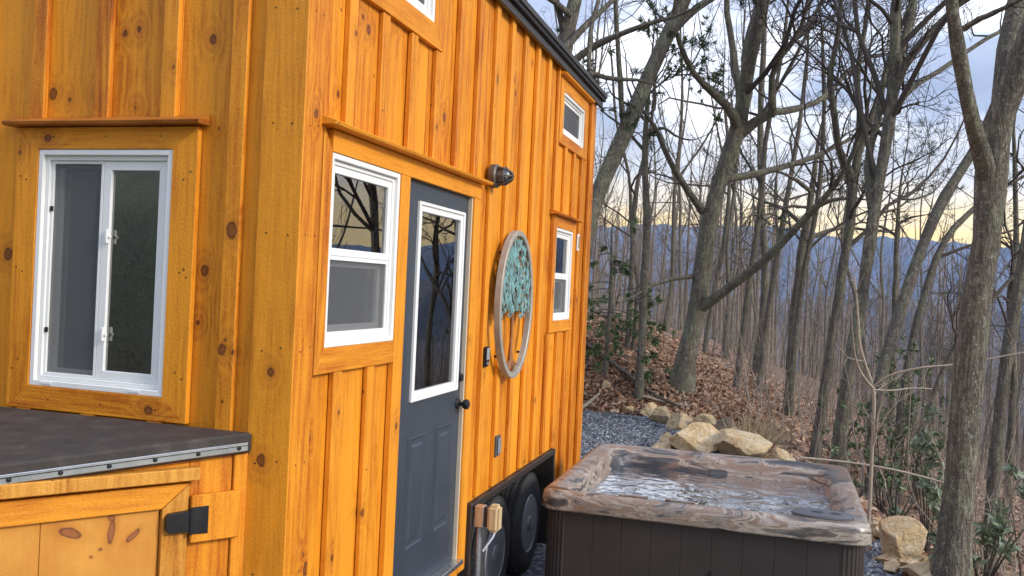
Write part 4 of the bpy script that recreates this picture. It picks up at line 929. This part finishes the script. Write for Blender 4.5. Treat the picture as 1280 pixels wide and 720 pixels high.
make_tree('pale_sapling', [rooted(pxl([(1089, 592, 7), (1091, 540, 6), (1092, 490, 7), (1084, 462, 5), (1075, 430, 5), (1072, 385, 4), (1068, 345, 3)], 7.6, 0, .62)),
    pxl([(1092, 486, 6), (1080, 472, 5), (1070, 450, 4), (1066, 420, 3), (1064, 380, 2)], 7.6, -.3, .62), pxl([(1092, 484, 5), (1110, 470, 4), (1150, 460, 4), (1200, 455, 4), (1250, 446, 3), (1300, 436, 2)], 7.6, -.4, .62),
    pxl([(1093, 487, 3), (1115, 488, 3), (1140, 485, 2), (1165, 486, 1)], 7.6, .3, .62)], 108, PALE, PALE, 'pale multi stemmed sapling just beyond the right tub corner', 'saplings and understorey', dens=1.3, levels=3, t0=.35, len1=.3, rmin=.0018)
for k, (xs, dp, lab) in enumerate([
    ([(782, 470, 12), (786, 400, 11), (790, 330, 10), (795, 240, 9), (812, 170, 7), (820, 90, 5)], 19, 'slender trunk left of the thick oak, near the house corner'),
    ([(806, 470, 8), (800, 380, 7), (790, 300, 7), (786, 220, 6), (770, 150, 5), (765, 80, 4)], 21, 'very thin trunk bending left between house and thick oak'),
    ([(918, 500, 15), (928, 420, 13), (940, 330, 12), (951, 250, 11), (958, 170, 9), (975, 80, 7), (985, 0, 5)], 20, 'slim trunk directly right of the thick oak'),
    ([(945, 520, 14), (955, 430, 13), (970, 330, 12), (985, 240, 10), (1000, 150, 8), (1010, 60, 6)], 22, 'second slim trunk right of the thick oak, leaning slightly right'),
    ([(985, 540, 13), (992, 440, 12), (1005, 340, 11), (1022, 250, 10), (1030, 150, 8), (1028, 50, 6)], 19, 'slim trunk midway between thick oak and twin stems'),
    ([(1240, 620, 26), (1252, 500, 24), (1266, 400, 22), (1284, 300, 20), (1300, 200, 18), (1310, 60, 15)], 12, 'mossy trunk leaving the right edge, behind the largest lichened trunk'),
    ([(1262, 560, 14), (1268, 470, 13), (1262, 380, 12), (1270, 300, 10), (1268, 200, 8)], 17, 'thin dark trunk at the right edge behind the mossy one'),
    ([(1150, 560, 10), (1165, 500, 10), (1190, 440, 9), (1235, 380, 8), (1290, 320, 6)], 15, 'low thin trunk slanting strongly right behind the largest lichened trunk'),
    ([(876, 470, 10), (890, 380, 9), (905, 300, 9), (912, 220, 7), (905, 120, 5)], 25, 'thin trunk half hidden behind the thick oak')]):
    make_tree('slim_tree', [rooted(pxl(xs, dp, 0, .66))], 120+k, BARK2, TWIG, lab, 'bare trees on the slope', dens=.9, levels=4, t0=.35, len1=.35, sides=9, rmin=.004)

# forest down the slope: four kinds, copied
def forest_kind(seed, h, r0, lean, dens):
    g = np.random.default_rng(seed); n = 9; z = np.linspace(0, h, n); x = np.cumsum(g.normal(lean, .14, n)); y = np.cumsum(g.normal(0, .14, n))
    pts = np.c_[x-x[0], y-y[0], z, r0*(1-.85*(z/h)**.9)]; pts[0, 3] *= 1.5; pts[0, 2] -= .3; limbs = [pts]
    for k in range(3):
        t = g.uniform(.35, .7); i = int(t*(n-1)); p = pts[i]; a = g.uniform(0, 6.28); L_ = h*(1-t)*.9; s = np.linspace(0, 1, 6)
        limbs.append(np.c_[p[0]+np.cos(a)*L_*.45*s**.8, p[1]+np.sin(a)*L_*.45*s**.8, p[2]+L_*.85*s, p[3]*.7*(1-.8*s)])
    return [np.asarray(l) for l in limbs], dens
KINDS = [forest_kind(201, 14, .085, .05, .42), forest_kind(202, 16, .11, -.04, .36), forest_kind(203, 12, .065, .1, .5), forest_kind(204, 8, .04, -.1, .7), forest_kind(205, 15, .075, .14, .42)]
LABS = ['tall bare tree of the wood down the slope', 'stouter bare tree of the wood down the slope', 'thin bare tree of the wood down the slope', 'small bare understorey tree of the wood', 'bare leaning tree of the wood down the slope']
protos = []; placed = []
def forest():
    g = np.random.default_rng(77); spots = []
    tries = 0
    while len(spots) < 135 and tries < 20000:
        tries += 1; r = 25+(g.random()**.8)*80; a = rad(g.uniform(-15, 15) if len(spots) < 110 else g.uniform(14, 46)); r = r if len(spots) < 110 else r+14; x, y = CAM[0]+r*math.sin(a), CAM[1]+r*math.cos(a)
        if pad_sd(np.array([x]), np.array([y]))[0] < 1.5 or any((x-p)**2+(y-q)**2 < 1.6 for p, q in spots): continue
        spots.append((x, y))
    for r, a in ((14, 19), (17, 24), (13, 29), (19, 33), (16, 38), (22, 21)): spots.append((CAM[0]+r*math.sin(rad(a)), CAM[1]+r*math.cos(rad(a))))
    for k, (x, y) in enumerate(spots):
        i = int(g.choice(5, p=[.25, .15, .25, .2, .15])); z = hz(x, y)-.05
        if len(protos) <= i or protos[i] is None:
            while len(protos) <= i: protos.append(None)
            limbs, dn = KINDS[i]; e, _ = make_tree('forest_tree', limbs, 300+i, BARK2, TWIG, LABS[i], 'bare trees of the wood, '+['tall', 'stout', 'thin', 'small', 'leaning'][i], dens=dn, levels=4, rmin=.0045, sides=8, t0=.3, len1=.38); protos[i] = e; o = e
        else:
            o = protos[i].copy(); COL.objects.link(o)
            for ch in protos[i].children: c = ch.copy(); COL.objects.link(c); c.parent = o
        s = g.uniform(.8, 1.2); o.location = (x, y, z); o.rotation_euler = (g.normal(0, .03), g.normal(0, .03), g.uniform(0, 6.28)); o.scale = (s, s, s*g.uniform(.95, 1.1))
forest()
# the wood further off reads as one mass
def far_wood():
    g = np.random.default_rng(88); n = 2000; r = 70+(g.random(n)**1.3)*450; a = np.radians(g.uniform(-18, 50, n)); x, y = CAM[0]+r*np.sin(a), CAM[1]+r*np.cos(a); z = height(x, y); h = g.uniform(10, 17, n)
    s = np.linspace(0, 1, 5); P = np.stack([x[:, None]+g.normal(0, .5, (n, 1))*s, y[:, None]+g.normal(0, .5, (n, 1))*s, z[:, None]-.3+h[:, None]*s], -1); Rr = np.maximum(.16*(1-.85*s)[None]*g.uniform(.6, 1.2, (n, 1)), .02)
    parts = [tubes(P, Rr, 4)]; P1, R1 = kids(g, P, Rr, .9, .3, 1, 42, .3, 4, .6, .15, .08, .016); parts.append(tubes(P1, R1, 3)); P2, R2 = kids(g, P1, R1, 1.0, .2, 1, 42, .5, 3, .7, .15, .03, .012); parts.append(tubes(P2, R2, 3))
    o = mesh_np('distant_wood', *merge(parts), BROWN); tag(o, 'far bare wood on the falling slope, seen as one grey brown mass', 'wood', kind='stuff')
far_wood()

# ------------------------------------------------------------------ evergreens, shrubs, brush
def foliage_mat(name, a, b, rough=.55):
    t = MT(name); co = t.coord(); n = t.noise(co, 2.3, 4, .6); f = t.voronoi(co, 14, out='Color'); col = t.mix(t.math('ADD', t.math('MULTIPLY', n, .6), t.math('MULTIPLY', f, .4)), a, b)
    return t.pbr(col, rough, 0, Specular_IOR_Level=.3)
NEEDLE = foliage_mat('pine_needles', (.020, .034, .018), (.055, .075, .035)); HEML = foliage_mat('hemlock_needles', (.06, .10, .035), (.14, .19, .075)); RHOD = foliage_mat('rhododendron_leaves', (.09, .13, .07), (.26, .30, .20), .35)
HOLLY = foliage_mat('evergreen_leaves', (.05, .085, .03), (.14, .18, .085), .45); TAN = foliage_mat('dry_grass_blades', (.26, .19, .10), (.50, .40, .25), .8)
def blades(g, P, Dn, n, spread, L_, W, droop=0.0):
    """n thin blades about each point P along direction Dn"""
    P = np.repeat(P, n, 0); d = np.repeat(Dn, n, 0)+g.normal(0, spread, (len(P), 3)); d[:, 2] -= droop; d /= np.linalg.norm(d, axis=1, keepdims=True)
    ln = (L_*g.uniform(.6, 1.2, len(P)))[:, None]; s = np.cross(d, g.normal(size=(len(P), 3))); s /= np.linalg.norm(s, axis=1, keepdims=True)+1e-9; nrm = np.cross(d, s); w = W*ln/L_
    V = np.stack([P, P+d*ln*.45+s*w+nrm*w*.25, P+d*ln, P+d*ln*.45-s*w+nrm*w*.25], 1).reshape(-1, 3); b = np.arange(len(P))*4
    return V, np.stack([b, b+1, b+2, b+3], -1)
def tips(nodes, lv, frac, g, inner=False):
    P, _ = nodes[lv]; d = P[:, -1]-P[:, -2]; d /= np.linalg.norm(d, axis=1, keepdims=True)+1e-9; k = g.random(len(P)) < frac; pts, dr = P[k, -1], d[k]
    if inner: m_ = P.shape[1]//2; d2 = P[:, m_]-P[:, m_-1]; d2 /= np.linalg.norm(d2, axis=1, keepdims=True)+1e-9; pts, dr = np.vstack([pts, P[k, m_]]), np.vstack([dr, d2[k]])
    return pts, dr
def pine(limbs, seed, label, group, mat, tuft=(34, .6, .14, .0055), dens=.8, frac=.8, name='pine_tree', rmin=.004, levels=3, bark=None, len1=.4, up=.03, t0=.3, droop=.0):
    e, nodes = make_tree(name, limbs, seed, bark or BARK2, TWIG, label, group, dens=dens, levels=levels, rmin=rmin, t0=t0, len1=len1, up=up, sides=9); g = np.random.default_rng(seed+5)
    p, d = tips(nodes, levels-1, frac, g, True); mesh_np('foliage', *blades(g, p, d, *tuft, droop), mat, e, False); return e
pine([rooted(pxl([(690, 300, 26), (700, 120, 24), (708, 45, 20), (719, 0, 18), (726, -60, 14), (730, -130, 10)], 14)),
      pxl([(700, 90, 12), (735, 62, 10), (770, 45, 8), (810, 30, 6), (850, 18, 4)], 13.8, -.8), pxl([(706, 60, 11), (730, 35, 9), (758, 8, 7), (790, -20, 5)], 13.8, .4),
      pxl([(698, 105, 9), (730, 92, 8), (765, 98, 6), (800, 100, 4)], 13.8, .8), pxl([(714, 20, 9), (690, 0, 7), (660, -15, 5)], 13.8, -.3), pxl([(736, 88, 6), (738, 40, 6), (748, 0, 5), (756, -40, 4)], 13.2, .2)],
     401, 'dark pine with needle tufts reaching out over the roof eave', 'evergreens among the bare trees', NEEDLE, dens=1.1, frac=.9)
pine([rooted(pxl([(806, 330, 10), (808, 260, 9), (806, 200, 8), (808, 150, 7), (812, 100, 4)], 16)), pxl([(807, 190, 5), (785, 165, 4), (768, 150, 3)], 16, .3), pxl([(807, 170, 5), (828, 160, 4), (845, 170, 3)], 16, -.4), pxl([(807, 150, 5), (790, 135, 4), (780, 128, 3)], 16, -.4)],
     402, 'slender evergreen with a leafy clump against the leaning trunk', 'evergreens among the bare trees', HOLLY, (14, .7, .11, .012), dens=1.5, frac=.9, name='holly_tree', t0=.55)
pine([rooted(pxl([(990, 430, 12), (1000, 330, 11), (1010, 270, 9), (1018, 215, 7), (1024, 170, 4)], 20)), pxl([(1006, 285, 6), (980, 262, 5), (950, 250, 3)], 20, .5), pxl([(1010, 265, 6), (1040, 250, 5), (1070, 248, 3)], 20, -.5), pxl([(1014, 240, 6), (995, 225, 5), (975, 215, 3)], 20, -.4), pxl([(1006, 300, 6), (1050, 285, 5), (1090, 288, 3)], 20, .6), pxl([(1016, 232, 5), (1045, 220, 4), (1060, 212, 3)], 20, .6)],
     403, 'pine with flat dark sprays behind the twin stemmed trunk', 'evergreens among the bare trees', NEEDLE, (16, .6, .15, .005), dens=.9, frac=.8)
pine([rooted(pxl([(1118, 420, 8), (1120, 340, 7), (1122, 290, 6), (1124, 250, 4)], 21)), pxl([(1121, 295, 4), (1105, 285, 4), (1095, 282, 3)], 21, .4), pxl([(1122, 280, 4), (1138, 272, 3), (1148, 270, 2)], 21, -.3)],
     404, 'small pine top showing between the straight and slanting trunks', 'evergreens among the bare trees', NEEDLE, (16, .6, .15, .005), dens=1.3, frac=.8, t0=.5)
def conifer(px, py, dp, top, seed, label, r=.9):
    b = at(px, py, dp); b[2] = hz(b[0], b[1]); t_ = at(px-3, top, dp)[2]; h = max(t_-b[2], 1.2); g = np.random.default_rng(seed); limbs = [np.array([(b[0], b[1], b[2]-.1, .05), (b[0]+.03, b[1], b[2]+h*.5, .035), (b[0], b[1], b[2]+h, .008)])]
    for k in range(26):
        z = g.uniform(.12, .95); a = g.uniform(0, 6.28); L_ = r*(1.05-z)*g.uniform(.7, 1.1)+.1; s = np.linspace(0, 1, 5)
        limbs.append(np.c_[b[0]+np.cos(a)*L_*s, b[1]+np.sin(a)*L_*s, b[2]+h*z+.12*L_*s-.35*L_*s**2, .014*(1-.8*s)])
    pine(limbs, seed, label, 'evergreens among the bare trees', HEML, (18, .5, .13, .015), dens=2.3, frac=.9, name='hemlock', rmin=.002, levels=2, len1=.45, up=-.03, t0=.15, droop=.25)
conifer(757, 452, 16.5, 282, 411, 'soft green hemlock close to the far house corner', 1.1); conifer(790, 455, 19, 335, 412, 'smaller hemlock just right of the one by the house corner', 1.0)
def shrub(px, py, dp, w, h, seed, label, mat, leaf=(12, .8, .11, .022), stems=7, name='rhododendron', dens=1.0):
    b = at(px, py, dp); gz = hz(b[0], b[1]); base = np.array([b[0], b[1], gz-.05]); g = np.random.default_rng(seed); W = w/FPX*dp*.5; top = at(px, py-h, dp)[2]; H = max(top-gz, .4); limbs = []
    for k in range(stems):
        a = g.uniform(0, 6.28); s = np.linspace(0, 1, 6); rr = W*g.uniform(.3, 1); hh = H*g.uniform(.55, 1)
        limbs.append(np.c_[base[0]+np.cos(a)*rr*s**1.3, base[1]+np.sin(a)*rr*s**1.3, base[2]+hh*s**.9, .014*(1-.75*s)])
    gq = np.random.default_rng(seed); root = base; parts = []; L2 = [(l[:, :3]-root, l[:, 3]) for l in limbs]
    e = empty(name, tuple(root)); tag(e, label, 'shrub', 'evergreen shrubs on the slope')
    (cv, cq), nodes = crown_of(gq, L2, dens*1.6, .002, 2, .05, .4, .4); st = tubes(np.stack([resample(np.c_[p, r], 8)[:, :3] for p, r in L2]), np.stack([resample(np.c_[p, r], 8)[:, 3] for p, r in L2]), 5); mesh_np('stems', *merge([st, (cv, cq)]), TWIG, e)
    p, d = tips(nodes, 1, .95, gq, True); mesh_np('leaves', *blades(gq, p, d, *leaf, .35), mat, e, False)
shrub(1232, 660, 7.3, 120, 85, 421, 'glossy rhododendron in front of the largest lichened trunk', RHOD, dens=1.2); shrub(1292, 680, 8.0, 110, 120, 422, 'rhododendron cut by the right edge, low down', RHOD, dens=1.2)
shrub(1165, 570, 10.5, 70, 42, 423, 'rhododendron sprig left of the largest lichened trunk', RHOD); shrub(1105, 570, 11.5, 90, 70, 424, 'dull green shrub beyond the right tub corner, behind the pale sapling', HOLLY, (9, .8, .08, .018))
shrub(1130, 500, 14, 80, 60, 425, 'upright green shrub higher up behind the pale sapling', HOLLY, (9, .8, .09, .02)); shrub(1190, 705, 8.0, 60, 60, 426, 'small green shrub at the foot of the largest lichened trunk', HOLLY, (9, .8, .06, .014))
shrub(1068, 600, 9.5, 60, 35, 427, 'low leafy shrub touching the back right tub corner', HOLLY, (9, .8, .06, .014))
shrub(1150, 470, 17, 90, 50, 429, 'yellow green shrub halfway up between sapling and lichened trunk', HEML, (9, .8, .09, .02)); shrub(1045, 545, 14, 70, 50, 430, 'thin leafy shrub left of the pale sapling stem', HEML, (9, .8, .08, .016), dens=.9); shrub(1120, 625, 8.6, 60, 45, 431, 'green shrub rising behind the slanting ochre slab', HOLLY, (9, .8, .07, .016))
def stem_points(g, n, r0, r1, a0, a1):
    r = r0+(r1-r0)*g.random(n)**1.2; a = np.radians(g.uniform(a0, a1, n)); x, y = CAM[0]+r*np.sin(a), CAM[1]+r*np.cos(a); k = (pad_sd(x, y) > .7) & ~((r < 24) & (a < rad(-2.5))); return x[k], y[k]
def brush():
    g = np.random.default_rng(99); 
    for nm, lab, mat, n, r0, r1, a0, a1, hh, rmin in (('brush', 'tangle of bare brown saplings and twigs covering the slope', BROWN, 1050, 12, 55, -14, 40, (.5, 2.6), .0026), ('dead_brush', 'pale dry stems and briars among the brown brush', PALE, 170, 8.0, 24, -2, 22, (.5, 1.9), .0022)):
        x, y = stem_points(g, n, r0, r1, a0, a1); z = height(x, y)-.03; m_ = len(x); h = g.uniform(*hh, m_); s = np.linspace(0, 1, 6); lx, ly = g.normal(0, .22, (2, m_))
        P = np.stack([x[:, None]+lx[:, None]*h[:, None]*s**1.4, y[:, None]+ly[:, None]*h[:, None]*s**1.4, z[:, None]+h[:, None]*s], -1); P[:, 1:] += g.normal(0, .03, P[:, 1:].shape); Rr = np.maximum((.006+.004*h)[:, None]*(1-.8*s)[None], rmin)
        parts = [tubes(P, Rr, 4)]; P1, R1 = kids(g, P, Rr, 3.2, .2, 1, 42, .4, 4, .6, .16, .06, rmin); parts.append(tubes(P1, R1, 3)); P2, R2 = kids(g, P1, R1, 3.5, .1, 1, 40, .5, 3, .7, .16, .02, rmin*.8); parts.append(tubes(P2, R2, 3))
        tag(mesh_np(nm, *merge(parts), mat), lab, 'brush', kind='stuff')
brush()
# dry grass clump, root mass, fallen branches
D = 13.2; b = at(948, 545, D); b[2] = hz(b[0], b[1]); g = np.random.default_rng(31); P = b+np.c_[g.normal(0, .16, 60), g.normal(0, .16, 60), np.zeros(60)]
e = empty('dry_grass_clump', tuple(b)); tag(e, 'straw coloured dry grass clump behind the largest ochre boulder', 'grass clump'); V, Q = blades(g, P-b, np.tile([0, 0, 1.], (60, 1)), 5, .95, .48, .007); mesh_np('blades', V, Q, TAN, e, False)
b = at(905, 535, 13.8); b[2] = hz(b[0], b[1])
SOIL = rockmat('dark_root_soil', (.05, .035, .025), (.10, .065, .045), (.15, .10, .07)); o = boulder((b[0], b[1], b[2]-.02), .42, .35, .30, 61, .4, 'root_mound', SOIL, 4, 30); tag(o, 'dark brown mound of roots and soil behind the boulders', 'mound')
def stick(pts, lab, mat, w=None, name='fallen_branch'):
    P = []
    for x, y, wd, dp, lift in pts: p = at(x, y, dp); p[2] = max(hz(p[0], p[1])+lift, 0) if lift is not None else p[2]; P.append((*p, wd/2/FPX*dp))
    r = resample(np.array(P), 18); root = r[0, :3].copy(); g = np.random.default_rng(len(P)); v = tubes(r[None, :, :3]-root, r[None, :, 3], 7); (cv, cq), _ = crown_of(g, [(r[:, :3]-root, r[:, 3])], .8, .003, 2, .0, .25, .3); e = empty(name, tuple(root)); tag(e, lab, 'branch', 'fallen branches'); mesh_np('limb', *v, mat, e); mesh_np('twigs', cv, cq, mat, e)
stick([(730, 432, 5, 17, .12), (775, 455, 5, 16.5, .10), (815, 482, 4, 16, .12), (850, 505, 3, 15.5, .10)], 'long dark fallen branch lying down the leaf bank', BARK2)
stick([(727, 489, 4, 15.5, .10), (738, 480, 4, 15.6, .2), (750, 472, 3, 15.7, .3)], 'short pale stick poking out of the leaves beside the house corner', PALE)
stick([(800, 470, 3, 16, .06), (830, 490, 3, 15.8, .08), (862, 512, 2, 15.5, .10)], 'thin pale branch on the lower leaf bank', PALE)
stick([(1000, 572, 3, 8.6, None), (1060, 578, 3, 8.5, None), (1120, 588, 3, 8.3, None), (1175, 602, 2, 8.2, None), (1200, 612, 2, 8.1, None)], 'long pale bare branch arching behind the right tub corner', PALE, name='arching_branch')

# ------------------------------------------------------------------ haze over the valley
def haze():
    x0, x1, y0, y1, z0, z1 = -5000, 5000, -5000, 5000, -330, 390; m = MB().box(lambda u, d, z: (u, d, z), x0, x1, y0, y1, z0, z1)
    mt = bpy.data.materials.new('valley_haze'); mt.use_nodes = True; t = mt.node_tree; t.nodes.clear(); out = t.nodes.new('ShaderNodeOutputMaterial'); v = t.nodes.new('ShaderNodeVolumePrincipled')
    v.inputs['Color'].default_value = (0.40, 0.61, 1.0, 1); v.inputs['Density'].default_value = 0.00011; v.inputs['Anisotropy'].default_value = 0.0; t.links.new(v.outputs[0], out.inputs['Volume'])
    o = m.build('haze', mt, lift=False); tag(o, 'thin blue haze filling the valley air', 'haze', kind='stuff')
haze()
